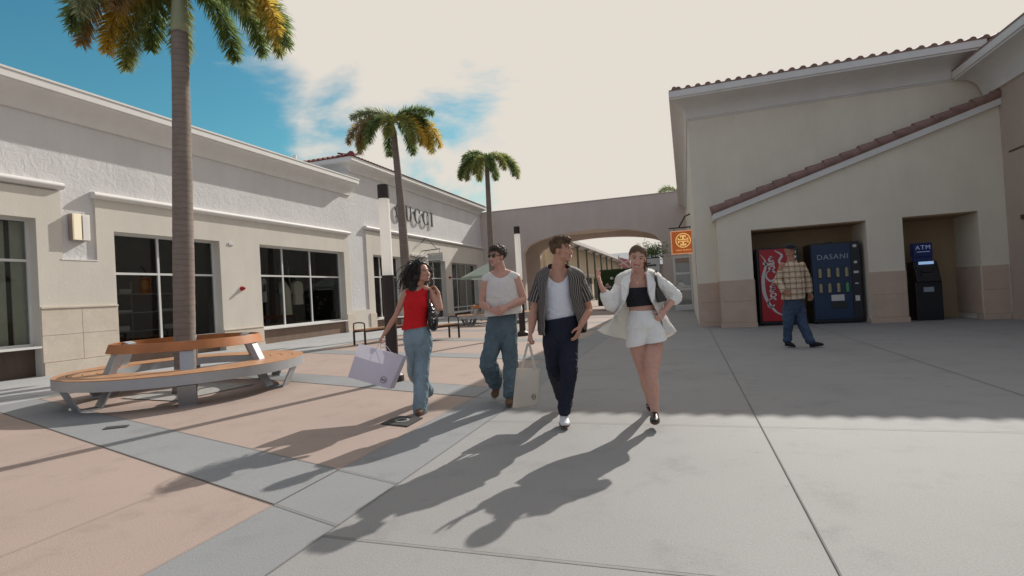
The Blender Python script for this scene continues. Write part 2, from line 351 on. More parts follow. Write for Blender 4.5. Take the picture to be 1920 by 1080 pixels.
# --- shop building 1
b1 = empty('shop_building', (-16, 8, 0), 'long off-white stucco shop with big dark display windows behind the round tree bench', 'building')
H1, Y1a, Y1b = 6.3, -6., 20.32
wins1 = [(2.6, 8.15, .70, 3.66, [4.4, 6.3], [2.69]), (9.90, 13.20, .52, 3.52, [11.30, 12.28], [2.43]), (14.88, 19.72, .56, 3.54, [16.25, 17.80], [2.45])]
def facade(parent, mtl_up, mtl_pan, ya, yb, ztop, wins, recess, hoods, x=XW):
    """textured upper wall + smooth panels that stand 60 mm proud, with openings left free"""
    zo = max(w_[3] for w_ in wins)+.0
    up = MB(); xr = x-.06
    # rough wall sheet: everything above panels and inside recess bays
    up.box(x-.4, xr, ya, yb, hoods, ztop)
    for (a, b, z) in recess: up.box(x-.4, xr, a, b, z, hoods)
    up.build('wall', mtl_up, parent)
    pn = MB(); ys = sorted([ya, yb]+[q for w_ in wins for q in w_[:2]])
    def cells(a, b, z0, z1):
        # subtract recess bays
        segs = [(a, b, z0)]
        for (ra, rb, rz) in recess:
            new = []
            for (s0, s1, sz) in segs:
                if rb <= s0 or ra >= s1: new.append((s0, s1, sz)); continue
                if s0 < ra: new.append((s0, ra, sz))
                if rb < s1: new.append((rb, s1, sz))
                if sz < rz: pn.box(x-.4, x, max(s0, ra), min(s1, rb), sz, min(rz, z1))
            segs = new
        for (s0, s1, sz) in segs: pn.box(x-.4, x, s0, s1, sz, z1)
    prev = ya
    for w_ in sorted(wins):
        cells(prev, w_[0], 0, hoods)
        pn.box(x-.4, x, w_[0], w_[1], w_[3], hoods)
        prev = w_[1]
    cells(prev, yb, 0, hoods)
    pn.build('smooth_wall_panel', mtl_pan, parent)
facade(b1, 'rough_stucco', 'smooth_stucco', Y1a, Y1b, H1, wins1, [(8.68, 9.46, 2.72), (20.1, 20.32, .95)], 4.36)
for i, w_ in enumerate(wins1): window_unit(b1, *w_[:4], w_[4], w_[5], pane='clear_glass' if i == 0 else 'window_glass')
# panels under the windows
m = MB(); m.box(XW-.38, XW-.24, 2.6, 8.15, 0, .648); m.build('dark_base_panel', 'dark_panel', b1)
m = MB(); m.box(XW-.38, XW-.10, 14.88, 19.72, 0, .508); m.build('brown_base_panel', 'brown_panel', b1)
m = MB(); m.box(XW-.38, XW-.20, 9.90, 13.20, 0, .468); m.build('brown_base_panel', 'brown_panel', b1)
# stone cladding, 12 mm proud, with cut joints
def stone_block(ya, yb, z0, z1, rows, cols, x0=XW, th=.03, jt=.008):
    m = MB(); dz = (z1-z0)/rows; dy = (yb-ya)/cols
    for i in range(rows):
        for k in range(cols): m.box(x0-.02, x0+th, ya+k*dy+jt/2, ya+(k+1)*dy-jt/2, z0+i*dz+jt/2, z0+(i+1)*dz-jt/2)
    return m
m = stone_block(8.155, 9.895, .30, 1.55, 2, 2); m.build('stone_cladding', 'stone', b1, bevel=.004)
m = stone_block(13.205, 14.875, .12, .62, 1, 2); m.build('stone_cladding', 'stone', b1, bevel=.004)
m = MB(); m.box(XW-.01, XW+.07, 8.155, 9.895, .0, .29).box(XW-.01, XW+.05, 8.155, 9.895, 1.552, 1.60).box(XW-.01, XW+.06, 13.205, 14.875, 0, .11).box(XW-.01, XW+.05, 13.205, 14.875, .622, .66).box(XW-.01, XW+.05, 19.725, 21.4, 0, .12).box(XW-.01, XW+.03, 19.725, 20.3, .12, .80); build_split(m, 'stone_plinth', 'stone', b1, bevel=.006)
bullnose(2.0, 8.72, 4.49).build('hood_moulding', 'trim_white', b1, auto=.6)
bullnose(9.40, 20.15, 4.40).build('hood_moulding', 'trim_white', b1, auto=.6)
m = MB(); m.box(XW-.06, XW+.012, 8.64, 9.48, 2.715, 2.745); m.build('recess_sill', 'trim_white', b1)
cornice_prism(XW-.06, Y1a, 20.42, 6.78, .56, .64).build('cornice', 'trim_white', b1, auto=.5)
m = MB(); m.box(XW-.5, XW+.52, Y1a, 20.45, 6.782, 6.83); m.build('roof_edge', 'trim_white', b1)
m = MB(); m.box(-26, XW-.402, Y1a, 20.3, 6.3, 6.5); m.build('roof', 'trim_grey', b1)
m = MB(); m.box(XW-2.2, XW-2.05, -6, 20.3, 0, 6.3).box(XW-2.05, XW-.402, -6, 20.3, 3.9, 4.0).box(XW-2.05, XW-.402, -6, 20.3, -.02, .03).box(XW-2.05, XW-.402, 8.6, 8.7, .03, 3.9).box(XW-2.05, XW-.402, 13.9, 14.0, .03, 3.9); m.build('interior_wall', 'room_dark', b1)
m = MB(); m.box(XW-.44, XW-.40, 7.86, 8.14, .71, 3.60).box(XW-.55, XW-.51, 2.62, 7.80, .71, 3.60); m.build('pale_interior_panel', 'room_pale', b1)
# --- shop building 2 (the boutique)
b2 = empty('boutique_building', (-16, 28, 0), 'taller off-white boutique with raised grey letters and a red tiled hip roof', 'building')
wins2 = [(22.0, 24.62, .45, 3.56, [22.95], [2.5]), (27.75, 30.0, .06, 3.56, [28.85], [2.5]), (30.95, 35.35, .30, 3.52, [32.3, 33.75], [2.5, .62])]
Y2a, Y2b, H2 = 20.322, 36.63, 7.3
facade(b2, 'rough_stucco', 'smooth_stucco', Y2a, Y2b, H2, wins2, [(20.322, 21.48, .95)], 4.66)
for w_ in wins2: window_unit(b2, *w_[:4], w_[4], w_[5])
m = MB(); m.box(XW-.38, XW-.2, 22.0, 24.62, 0, .398); m.build('brown_base_panel', 'brown_panel', b2)
m = MB(); m.box(XW-.38, XW-.2, 30.95, 35.35, 0, .248); m.build('brown_base_panel', 'brown_panel', b2)
m = MB(); m.box(XW-.01, XW+.05, 21.48, 21.995, 0, .75).box(XW-.01, XW+.05, 24.625, 27.745, 0, .3).box(XW-.01, XW+.05, 30.005, 30.945, 0, .3); build_split(m, 'stone_plinth', 'stone', b2, bevel=.006)
bullnose(21.42, 36.63, 4.80).build('hood_moulding', 'trim_white', b2, auto=.6)
m = MB(); m.box(XW+.002, XW+.16, 25.6, 27.7, 3.66, 3.76); m.build('door_hood', 'trim_white', b2)
pq = cornice_profile(0, 7.78, .56, .52); xw_ = XW-.06; mitred(pq, lambda d, z: (xw_+d, 20.5-d, z), lambda d, z: (xw_+d, 36.63, z)).build('cornice', 'trim_white', b2, auto=.5)
# return cornice along the side that stands above the lower roof
mitred(pq, lambda d, z: (xw_+d, 20.5-d, z), lambda d, z: (-25, 20.5-d, z)).build('cornice', 'trim_white', b2, auto=.5)
m = MB(); m.box(-25, XW-.402, 20.33, 36.6, 6.3, 7.3); m.build('wall', 'rough_stucco', b2)
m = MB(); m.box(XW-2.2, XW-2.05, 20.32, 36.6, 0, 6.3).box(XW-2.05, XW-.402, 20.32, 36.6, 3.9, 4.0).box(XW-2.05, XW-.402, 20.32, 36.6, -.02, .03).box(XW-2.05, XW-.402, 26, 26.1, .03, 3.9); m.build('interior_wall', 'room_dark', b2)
def tiles(P00, P10, P01, n, amp=.045, rows=6, thick=.03):
    """barrel tiles: P00-P10 along the eave, P00-P01 up the slope"""
    P00, P10, P01 = map(Vector, (P00, P10, P01)); e = P10-P00; s = P01-P00; nn = e.cross(s).normalized()
    if nn.z < 0: nn = -nn
    m = MB(); K = n*8; vs = []; fs = []
    for r in range(rows):
        for h in (0, 1):
            t = (r+h)/rows; lift = .03*(1-h)
            for i in range(K+1):
                ph = (i % 8)/8; z = amp*abs(sin(pi*ph)) if True else 0
                vs.append(P00+e*(i/K)+s*t+nn*(z+lift))
    W = K+1
    for r in range(rows):
        a = 2*r*W
        for i in range(K): fs.append((a+i, a+i+1, a+W+i+1, a+W+i))
    # front lip
    k0 = len(vs)
    for i in range(K+1): vs.append(P00+e*(i/K)-nn*thick)
    for i in range(K): fs.append((k0+i, k0+i+1, i+1, i))
    m.add(vs, fs); return m
ez = 7.80
m = MB(); P = [(-13.60, 19.90, ez), (-13.60, 36.6, ez), (-18.5, 33, ez+1.35), (-18.5, 24.8, ez+1.35), (-25, 19.90, ez), (-25, 24.8, ez+1.35)]
m.add(P+[(-25, 36.6, ez)], [(0, 1, 2, 3), (4, 0, 3, 5), (6, 4, 0, 1)]); m.build('roof', 'clay_tile_red', b2)
def tile_rows(A, B, S, n, name, mt, par, r=.07, L=1.2):
    """half-round tiles standing along the eave A-B, running up along S"""
    A, B, S = Vector(A), Vector(B), Vector(S).normalized(); m = MB()
    for i in range(n):
        p = A+(B-A)*((i+.5)/n)
        m.tube([p, p+S*L], [r, r*.85], 10)
    return m.build(name, mt, par, auto=.8)
tile_rows((-13.70, 20.0, ez+.03), (-13.70, 36.5, ez+.03), (-4.9, 0, 1.35), 66, 'eave_tile_row', 'clay_tile_red', b2, .05, .8)
tile_rows((-13.7, 19.9, ez+.03), (-24, 19.9, ez+.03), (0, 4.9, 1.35), 40, 'eave_tile_row', 'clay_tile_red', b2, .06, .8)
m = MB(); m.tube([(-13.60, 19.88, ez+.04), (-18.5, 24.8, ez+1.40)], [.10, .10], 10); m.ell((-13.62, 19.9, ez+.07), (.14, .14, .11)); m.build('ridge_tile', 'clay_tile_red', b2, auto=.8)
# raised letters: thick-and-thin capitals
def letter(ch, h):
    m = MB(); w1, w2, d = .155*h, .05*h, .06
    def arc(cx, cz, rx, rz, a0, a1, wf, n=26):
        vs = []; fs = []
        for i in range(n+1):
            a = a0+(a1-a0)*i/n; wd = wf(a); c, q = cos(a), sin(a)
            for k, (r, y) in enumerate(((0, 0), (1, 0), (1, d), (0, d))):
                vs.append((cx+(rx-wd*r)*c, y, cz+(rz-wd*r*.5)*q))
        for i in range(n):
            for e in range(4): g = (e+1) % 4; fs.append((i*4+e, i*4+g, i*4+4+g, i*4+4+e))
        fs += [(0, 1, 2, 3), (n*4+3, n*4+2, n*4+1, n*4)]; m.add(vs, fs)
    if ch in 'CG':
        arc(.42*h, .5*h, .42*h, .5*h, R_(42), R_(318), lambda a: w2+(w1-w2)*max(0, -cos(a))**.8)
        m.box(.70*h, .745*h, 0, d, .70*h, .93*h)
        if ch == 'G': m.box(.62*h, .74*h, 0, d, .06*h, .44*h).box(.52*h, .80*h, 0, d, .44*h, .485*h)
        else: m.box(.70*h, .745*h, 0, d, .07*h, .26*h)
        return m, .86*h
    if ch == 'U':
        m.box(.10*h, .10*h+w1*.9, 0, d, .30*h, .96*h).box(.66*h, .66*h+w2, 0, d, .30*h, .96*h)
        arc(.405*h, .33*h, .305*h, .33*h, pi, 2*pi, lambda a: w2+(w1*.9-w2)*max(0, -cos(a)))
        m.box(0, .34*h, 0, d+.001, .96*h, h).box(.56*h, .80*h, 0, d+.001, .96*h, h); return m, .86*h
    m.box(.08*h, .08*h+w1, 0, d, .04*h, .96*h).box(0, .31*h, 0, d+.001, .96*h, h).box(0, .31*h, 0, d+.001, 0, .04*h); return m, .40*h
mat('sign_grey', (.075, .07, .068), .45, .05)
y = 24.30; hL = .84
sg = empty('shop_sign', (XW, 27, 5.5), 'raised dark grey capital letters on the boutique wall, partly behind the palm trunk', 'sign')
for ch in 'GUCCI':
    lm, adv = letter(ch, hL)
    lm.xf(Matrix.Translation((XW+.07, y, 5.55)) @ Matrix(((0, -1, 0, 0), (1, 0, 0, 0), (0, 0, 1, 0), (0, 0, 0, 1))))
    lm.build('letter', 'sign_grey', sg); y += adv+.27
# hanging blade sign
mat('blade_face', (.62, .62, .60), .5, .03); mat('blade_text', (.36, .36, .36), .5)
bs_ = empty('hanging_sign', (XW, 27.6, 4), 'small pale blade sign hanging from a black bracket below the raised letters', 'sign')
m = MB(); m.box(XW+.35, XW+1.3, 26.98, 27.02, 3.42, 3.80); m.build('sign_board', 'blade_face', bs_, bevel=.008)
m = MB()
for a, b in (((XW+.33, 26.96, 3.40), (XW+1.32, 26.96, 3.40)), ((XW+.33, 26.96, 3.82), (XW+1.32, 26.96, 3.82)), ((XW+.33, 26.96, 3.4), (XW+.33, 26.96, 3.82)), ((XW+1.32, 26.96, 3.4), (XW+1.32, 26.96, 3.82))): m.bar(a, b, .02, .025)
m.build('sign_border', 'sign_grey', bs_)
text('sign_text', 'GUCCI', .26, (XW+.83, 26.965, 3.60), ROT_S, 'blade_text', bs_, .006, spacing=1.15)
m = MB(); m.tube([(XW, 27, 4.02), (XW+1.15, 27, 4.06)], .025, 8).tube([(XW, 27, 4.75), (XW+.35, 27, 4.72), (XW+.95, 27, 4.08)], .018, 8).tube([(XW+.45, 27, 4.03), (XW+.45, 27, 3.8)], .01, 6).tube([(XW+1.1, 27, 4.05), (XW+1.1, 27, 3.8)], .01, 6).tube([(XW, 27, 4.5), (XW+.3, 27, 4.72)], .018, 8).tube([(XW+.02, 27, 3.72), (XW+.3, 27, 4.0)], .012, 8)
m.build('bracket', 'black_metal', bs_)
# wall sconce, fire bell, small plates
sc1 = empty('wall_lamp', (XW, 9, 3.5), 'warm white panel wall light in the stucco recess by the leftmost window', 'lamp')
mat('sconce_lens', (.85, .78, .62), .4, .05, emit=(1, .80, .50), es=.25); mat('sconce_rim', (.30, .25, .20), .4)
m = MB(); m.box(XW-.06, XW+.09, 8.85, 9.24, 3.20, 3.86); m.build('housing', 'sconce_rim', sc1, bevel=.02)
m = MB(); m.box(XW+.09, XW+.14, 8.86, 9.035, 3.21, 3.85); m.build('lens', 'sconce_lens', sc1, bevel=.008)
m = MB(); m.box(XW+.09, XW+.14, 9.065, 9.23, 3.21, 3.85); m.build('lens', 'lamp_lens', sc1, bevel=.008)
m = MB(); m.box(XW+.10, XW+.135, 9.035, 9.045, 3.24, 3.80).box(XW+.10, XW+.135, 9.055, 9.065, 3.24, 3.80); m.build('rib', 'sconce_rim', sc1)
mat('alarm_red', (.42, .02, .03), .35)
def alarm(y, z, lab):
    a = empty('fire_alarm', (XW, y, z), lab, 'fire alarm', 'red fire alarms on the left shops')
    m = MB(); m.tube([(XW, y, z), (XW+.05, y, z)], .075, 16); m.build('base', 'alarm_red', a, auto=.6)
    m = MB(); m.tube([(XW+.05, y, z), (XW+.12, y, z)], [.055, .045], 14).box(XW+.12, XW+.15, y-.02, y+.02, z-.03, z+.03); m.build('horn', 'alarm_red', a, auto=.6)
alarm(14.0, 1.98, 'red fire alarm on the smooth wall between the two nearer dark windows'); alarm(30.5, 2.55, 'tiny red fire alarm on the pier beside the boutique door')
m = MB(); m.box(XW, XW+.03, 13.55, 13.75, 3.42, 3.50); tag(m.build('wall_vent', 'frame_white'), 'small white vent plate high on the wall above the red alarm', 'vent')
# roof things
m = MB(); m.box(-14.2, -13.9, 16.6, 16.95, 6.83, 6.93).cyl(-14.05, 16.8, 6.93, 7.12, .07, 12).tube([(-14.1, 16.3, 6.9), (-14.05, 16.8, 7.0)], .015, 6); tag(m.build('roof_floodlight', 'trim_white'), 'small white floodlight on the edge of the nearer shop roof', 'light')
# things inside the windows
mat('coat_cream', (.75, .70, .52), .8, .1, 9.); mat('cloth_pale', (.55, .52, .50), .8); mat('shelf_grey', (.22, .22, .22), .5)
def coat(y, z0, z1, w_, mt, lab, x=XW-.9):
    c = empty('hanging_coat', (x, y, z0), lab, 'garment', 'clothes hanging in the display window')
    m = MB(); pts = [(w_*.16, z1), (w_*.5, z1-.1), (w_*.52, z1-.5), (w_*.42, z1-.55), (w_*.36, z1-.2), (w_*.48, z0), (-w_*.48, z0), (-w_*.36, z1-.2), (-w_*.42, z1-.55), (-w_*.52, z1-.5), (-w_*.5, z1-.1), (-w_*.16, z1)]
    m.prism([(y+p[0], p[1]) for p in pts], 'x', x-.07, x+.07); m.build('coat', mt, c, bevel=.02)
    m = MB(); m.tube([(x, y, z1-.02), (x, y, z1+.1), (x+.03, y+.03, z1+.14), (x, y+.05, z1+.12)], .006, 6); m.build('hanger', 'steel', c)
coat(17.05, .95, 2.35, .55, 'coat_cream', 'long cream coat hanging left of centre in the second display window')
coat(17.75, 1.35, 2.3, .5, 'coat_cream', 'short cream jacket hanging right of the long cream coat')
coat(15.9, 1.5, 2.4, .22, 'cloth_pale', 'narrow pale scarf hanging by the left frame of the second window')
m = MB(); m.tube([(XW-.9, 15.0, 2.46), (XW-.9, 19.6, 2.46)], .012, 8); tag(m.build('clothes_rail', 'steel'), 'steel clothes rail across the second display window', 'rail')
sh = empty('display_shelves', (XW-1.5, 11, 0), 'dark shelves with folded pale goods inside the window behind the bench', 'shelf')
m = MB()
for z in (.8, 1.35, 1.9): m.box(XW-1.7, XW-1.3, 10.2, 12.9, z, z+.03)
for yy in (10.2, 11.5, 12.87): m.box(XW-1.72, XW-1.70, yy, yy+.03, .05, 2.3)
m.build('shelf', 'shelf_grey', sh)
FL = {(10.8, 1.38): 'at the left of the middle board', (10.95, 1.93): 'alone on the top board', (11.2, 2.25): 'floating high', (12.2, 1.38): 'at the right of the middle board', (12.3, .83): 'at the right of the lowest board', (10.7, .83): 'at the left of the lowest board'}
for (yy, z, a, h) in ((10.8, 1.38, .5, .07), (10.95, 1.93, .35, .14), (12.2, 1.38, .4, .06), (12.3, .83, .5, .12), (10.7, .83, .5, .16)):
    m = MB(); m.box(XW-1.62, XW-1.38, yy, yy+a, z+.001, z+h); tag(m.build('folded_goods', 'cloth_pale', None, bevel=.02), 'pale folded item '+FL[(yy, z)]+' of the shelves behind the bench', 'goods', 'folded goods on the dark shelves')
# ================================================================== arch bridge wall
YA = 36.62
aw = empty('arch_bridge', (-6, YA, 0), 'rose beige stucco bridge wall with a wide flat arch linking both sides', 'building')
def arch_wall(y0, y1, xl, xr, al, ar, zs, rise, zt, mt, name='wall'):
    m = MB(); cx, hw = (al+ar)/2, (ar-al)/2; n = 28
    top = [(al+(ar-al)*i/n) for i in range(n+1)]; az = [zs+rise*math.sqrt(max(0, 1-((x-cx)/hw)**2)) for x in top]
    ztf = zt if callable(zt) else (lambda x: zt)
    m.box(xl, al, y0, y1, 0, zs); m.box(ar, xr, y0, y1, 0, zs)
    m.prism([(xl, zs), (al, zs), (al, ztf(al)), (xl, ztf(xl))], 'y', y0, y1); m.prism([(ar, zs), (xr, zs), (xr, ztf(xr)), (ar, ztf(ar))], 'y', y0, y1)
    for i in range(n): m.prism([(top[i], az[i]), (top[i+1], az[i+1]), (top[i+1], ztf(top[i+1])), (top[i], ztf(top[i]))], 'y', y0, y1)
    return m.build(name, mt, aw)
arch_wall(YA, YA+.5, -15.2, .34, -11.0, -1.35, 4.2, 1.22, 7.40, 'arch_stucco')
arch_wall(YA+4.2, YA+4.7, -14.1, .34, -10.9, -1.3, 4.3, .95, 7.35, 'arch_stucco')
m = MB(); m.box(-14.1, .34, YA+.5, YA+4.2, 5.62, 5.9); m.build('ceiling', 'smooth_stucco', aw)
m = MB(); m.box(-14.1, -13.9, YA+.5, YA+4.2, 0, 5.6); m.box(.14, .34, YA+.5, YA+4.2, 0, 5.6); m.build('side_wall', 'arch_stucco', aw)
m = MB(); m.box(-15.2, .34, YA-.03, YA+.55, 7.41, 7.46); m.build('coping', 'arch_stucco', aw)
# shops beyond the arch
fb = empty('far_shop', (-13, 60, 0), 'sunlit cream shop row with thin green posts seen through the arch', 'building')
mat('cream_far', (.60, .52, .38), .9, .05); mat('post_green', (.10, .13, .11), .5)
m = MB(); m.box(-20, -11.2, 42.0, 43.0, 0, 6.0).box(-20, -11.0, 43, 100, 0, 5.7); m.build('wall', 'cream_far', fb)
m = MB(); m.prism([(-20, 6.6), (-9.4, 5.6), (-9.4, 5.9), (-20, 7.2)], 'y', 44, 100); m.build('roof', 'trim_grey', fb)
m = MB(); m.box(-11.0, -10.9, 43, 100, 2.95, 3.12); m.build('band', 'trim_white', fb)
m = MB()
for k in range(9): m.box(-11.0, -10.97, 45+k*5.5, 48.8+k*5.5, .1, 2.7)
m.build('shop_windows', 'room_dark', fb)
for k in range(7):
    m = MB(); m.cyl(-9.8, 46+k*5, 0, 5.45, .10, 12).box(-10.05, -9.55, 45.75+k*5, 46.25+k*5, 5.45, 5.55); m.build('post', 'post_green', fb, auto=.6)
fe = empty('distant_building', (-8, 100, 0), 'low grey building closing the lane far beyond the arch', 'building')
m = MB(); m.box(-30, 20, 102, 112, 0, 5.2); m.build('wall', 'rose_stucco', fe)
m = MB(); m.prism([(101, 5.2), (113, 5.2), (107, 8.2)], 'x', -31, 21); m.build('roof', 'trim_grey', fe)
fr_ = empty('far_shop', (2, 60, 0), 'shaded rose shop row on the right side beyond the arch', 'building')
m = MB(); m.box(.4, 8, 41.4, 100, 0, 5.6); m.build('wall', 'rose_stucco', fr_); m = MB(); m.box(-.1, 8, 41.4, 100, 5.6, 6.0); m.build('roof', 'trim_grey', fr_)
# ================================================================== right building
rb = empty('stucco_building', (4, 18, 0), 'large shaded tan stucco building with a tiled lean-to over two niches', 'building')
YL, YT, YN = 15.62, 16.25, 16.95          # lean-to face, tall wall, niche back wall
XA, XC = .93, 7.35
def rake(x): return 3.04+(x-XA)*(5.16-3.04)/(7.48-XA)
m = MB()
m.box(.34, XA, YT, YN, 0, 2.63)
m.box(.34, 7.7, YT, YT+.3, 2.63, 6.62)
m.box(.34, .6, YT+.3, 36.6, 0, 6.62)      # side wall facing the lane
m.build('wall', 'tan_stucco', rb)
m = MB()
m.box(XA, 1.77, YL, YN, 0, 2.63).box(4.46, 5.25, YL, YN, 0, 2.63).box(6.80, XC, YL, YN, 0, 2.63)
m.prism([(XA, 2.63), (XC, 2.63), (XC, rake(XC)), (XA, rake(XA))], 'y', YL, YT-.002)
m.build('lean_to_wall', 'tan_stucco', rb)
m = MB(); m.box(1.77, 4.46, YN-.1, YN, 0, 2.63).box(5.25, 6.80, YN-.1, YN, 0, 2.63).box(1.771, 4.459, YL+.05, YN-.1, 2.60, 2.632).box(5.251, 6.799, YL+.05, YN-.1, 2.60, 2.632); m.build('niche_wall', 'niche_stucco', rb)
m = MB()
def clad(x0, x1, yf, zt, rows):
    dz = (zt-.14)/rows
    for i in range(rows): m.box(x0+.004, x1-.004, yf-.022, yf+.02, .14+i*dz+.003, .14+(i+1)*dz-.003)
for (a, b) in ((XA, 1.77), (4.46, 5.25), (6.80, XC-.03)): clad(a, b, YL, 1.30, 2)
clad(.34, XA-.001, YT, 1.26, 2)
for xx, s in ((XA-.02, 1),): m.box(xx, XA+.02, YL+.004, YT-.03, .14, .71).box(xx, XA+.02, YL+.004, YT-.03, .716, 1.298)
m.box(6.775, 6.80, YL+.02, YN-.12, .14, 1.298); m.box(1.77, 1.795, YL+.02, YN-.12, .14, 1.298).box(5.25, 5.275, YL+.02, YN-.12, .14, 1.298)
build_split(m, 'stone_cladding', 'stone_rose', rb, bevel=.003)
m = MB()
for (a, b) in ((XA-.05, 1.80), (4.43, 5.28), (6.77, XC-.05)): m.box(a, b, YL-.05, YL+.3, 0, .13)
m.box(.32, XA-.06, YT-.05, YT+.1, 0, .13); build_split(m, 'stone_plinth', 'stone_rose', rb, bevel=.006)
# rake trim and tiles
m = MB()
def rk(x, o): return rake(x)+o
m.prism([(XA-.10, rk(XA-.1, -.02)), (7.5, rk(7.5, -.02)), (7.5, rk(7.5, .15)), (XA-.10, rk(XA-.1, .15))], 'y', YL-.10, YT-.004); m.build('rake_trim', 'trim_white', rb)
m = MB(); n = 17; x0, x1 = XA-.14, 7.62
for i in range(n):
    a = Vector((x0+(x1-x0)*i/n, YL-.02, rk(x0+(x1-x0)*i/n, .22+.025))); b = Vector((x0+(x1-x0)*(i+1)/n, YL-.02, rk(x0+(x1-x0)*(i+1)/n, .22)))
    m.tube([a, b+(b-a)*.06], [.135, .115], 14)
m.build('rake_tile_row', 'clay_tile', rb, auto=.7)
m = MB(); m.prism([(XA-.10, rk(XA-.1, .17)), (7.5, rk(7.5, .17)), (7.5, rk(7.5, .24)), (XA-.10, rk(XA-.1, .24))], 'y', YL+.02, YT-.006); m.build('lean_to_roof', 'clay_tile', rb)
# main eave
zt = 6.66; oe = .86
pr = cornice_profile(0, zt, oe, .60); mitred(pr, lambda d, z: (.34-.55*d, YT-d, z), lambda d, z: (7.1, YT-d, z)).build('cornice', 'trim_white', rb, auto=.5)
mitred(pr, lambda d, z: (.34-.55*d, YT-d, z), lambda d, z: (.34-.55*d, 36.5, z)).build('cornice', 'trim_white', rb, auto=.5)
m = MB(); m.box(.36, 7.2, YT-.03, YT+.001, 6.02, 6.08); m.build('bed_mould', 'trim_white', rb)
m = MB(); m.box(-.12, 7.9, YT-oe-.01, 36.5, zt+.002, zt+.03); m.add([(-.12, YT-oe, zt+.03), (7.9, YT-oe, zt+.03), (7.9, 22, zt+1.35), (4, 22, zt+1.35), (-.12, 36, zt+.03)], [(0, 1, 2, 3), (0, 3, 4)]); m.build('roof', 'clay_tile', rb)
tile_rows((.0, YT-oe+.05, zt+.03), (7.5, YT-oe+.05, zt+.03), (0, 6.5, 1.3), 29, 'eave_tile_row', 'clay_tile', rb, .085, 1.1)
m = MB(); m.tube([(.02, YT-oe, zt+.05), (.02, 36, zt+.06)], .07, 8); m.build('ridge_tile', 'clay_tile', rb, auto=.8)
# wing on the right, running towards the camera
wg = empty('side_wing', (8, 11, 0), 'rose stucco wing at the right edge with a deep white curved cornice', 'building')
m = MB(); m.box(XC, 9.5, 7.0, 16.2, 0, 6.15); m.build('wall', 'rose_stucco', wg)
pf = cornice_profile(0, 6.22, .66, .74)
m = MB(); m.prism([(XC-p[0], p[1]) for p in pf], 'y', 7.0, YT-.12); m.build('cornice', 'trim_white', wg, auto=.5)
m = MB(); m.box(6.68, 9.5, 7.0, YT-.1, 6.222, 6.26); m.build('roof', 'clay_tile', wg)
tile_rows((6.80, 7.0, 6.27), (6.80, 16.1, 6.27), (3, 0, .7), 38, 'eave_tile_row', 'clay_tile', wg, .05, .8)
m = MB(); m.box(XC-.04, XC-.001, 7.0, YL-.06, 0, .14); m.build('stone_plinth', 'stone_rose', wg)
m = MB(); m.box(XC-.03, XC-.001, 7.0, YL-.6, 2.30, 2.40).box(XC-.02, XC-.001, 7.0, YL-.3, 3.9, 3.93); m.build('trim', 'dark_panel', wg)
# ------------------------------------------------------------------ vending machines and cash machine
mat('machine_black', (.018, .02, .024), .35, .1); mat('machine_red', (.40, .015, .022), .25, .04); mat('machine_blue', (.012, .035, .085), .3, .08, 2.)
mat('white_print', (.60, .58, .57), .4, .03); mat('pale_print', (.30, .36, .42), .4, .03); mat('can_pale', (.33, .30, .20), .35, .15); mat('can_green', (.08, .30, .12), .35)
def curve_ribbon(pts, wds, y, th=.004):
    m = MB(); vs = []; fs = []; n = len(pts)
    for i, (x, z) in enumerate(pts):
        a = Vector(pts[max(i-1, 0)]); b = Vector(pts[min(i+1, n-1)]); d = (b-a).normalized(); nn = Vector((-d.y, d.x))*wds[i]/2
        vs += [(x-nn.x, y, z-nn.y), (x+nn.x, y, z+nn.y), (x+nn.x, y-th, z+nn.y), (x-nn.x, y-th, z-nn.y)]
    for i in range(n-1):
        for e in range(4): g = (e+1) % 4; fs.append((i*4+e, i*4+g, i*4+4+g, i*4+4+e))
    fs += [(0, 1, 2, 3), (n*4-1, n*4-2, n*4-3, n*4-4)]
    return m.add(vs, fs)
def catm(P, k=8):
    P = [Vector(p) for p in P]; o = []
    for i in range(len(P)-1):
        a, b, c, d = P[max(i-1, 0)], P[i], P[i+1], P[min(i+2, len(P)-1)]
        for j in range(k):
            t = j/k; o.append(.5*((2*b)+(c-a)*t+(2*a-5*b+4*c-d)*t*t+(-a+3*b-3*c+d)*t**3))
    o.append(P[-1]); return o
vr = empty('vending_machine', (2.42, 16.2, 0), 'red drinks vending machine with white script, behind the man in the plaid shirt', 'vending machine')
vx0, vx1, vy = 1.90, 2.93, 15.86
m = MB(); m.box(vx0, vx1, vy+.05, vy+.85, .04, 2.12).box(vx0+.1, vx1-.1, vy+.1, vy+.75, 0, .04); m.build('cabinet', 'machine_black', vr, bevel=.01)
m = MB(); m.box(vx0+.06, vx1-.2, vy, vy+.049, .12, 2.08); m.build('front_panel', 'machine_red', vr, bevel=.006)
m = MB(); m.box(vx1-.195, vx1-.02, vy-.003, vy+.049, .12, 2.08); m.build('control_column', 'machine_black', vr, bevel=.004)
m = MB()
for z in (1.93, 1.80, 1.64, 1.58): m.box(vx1-.16, vx1-.06, vy-.012, vy-.004, z, z+.07 if z > 1.6 else z+.04)
build_split(m, 'coin_plate', 'white_print', vr, .02)
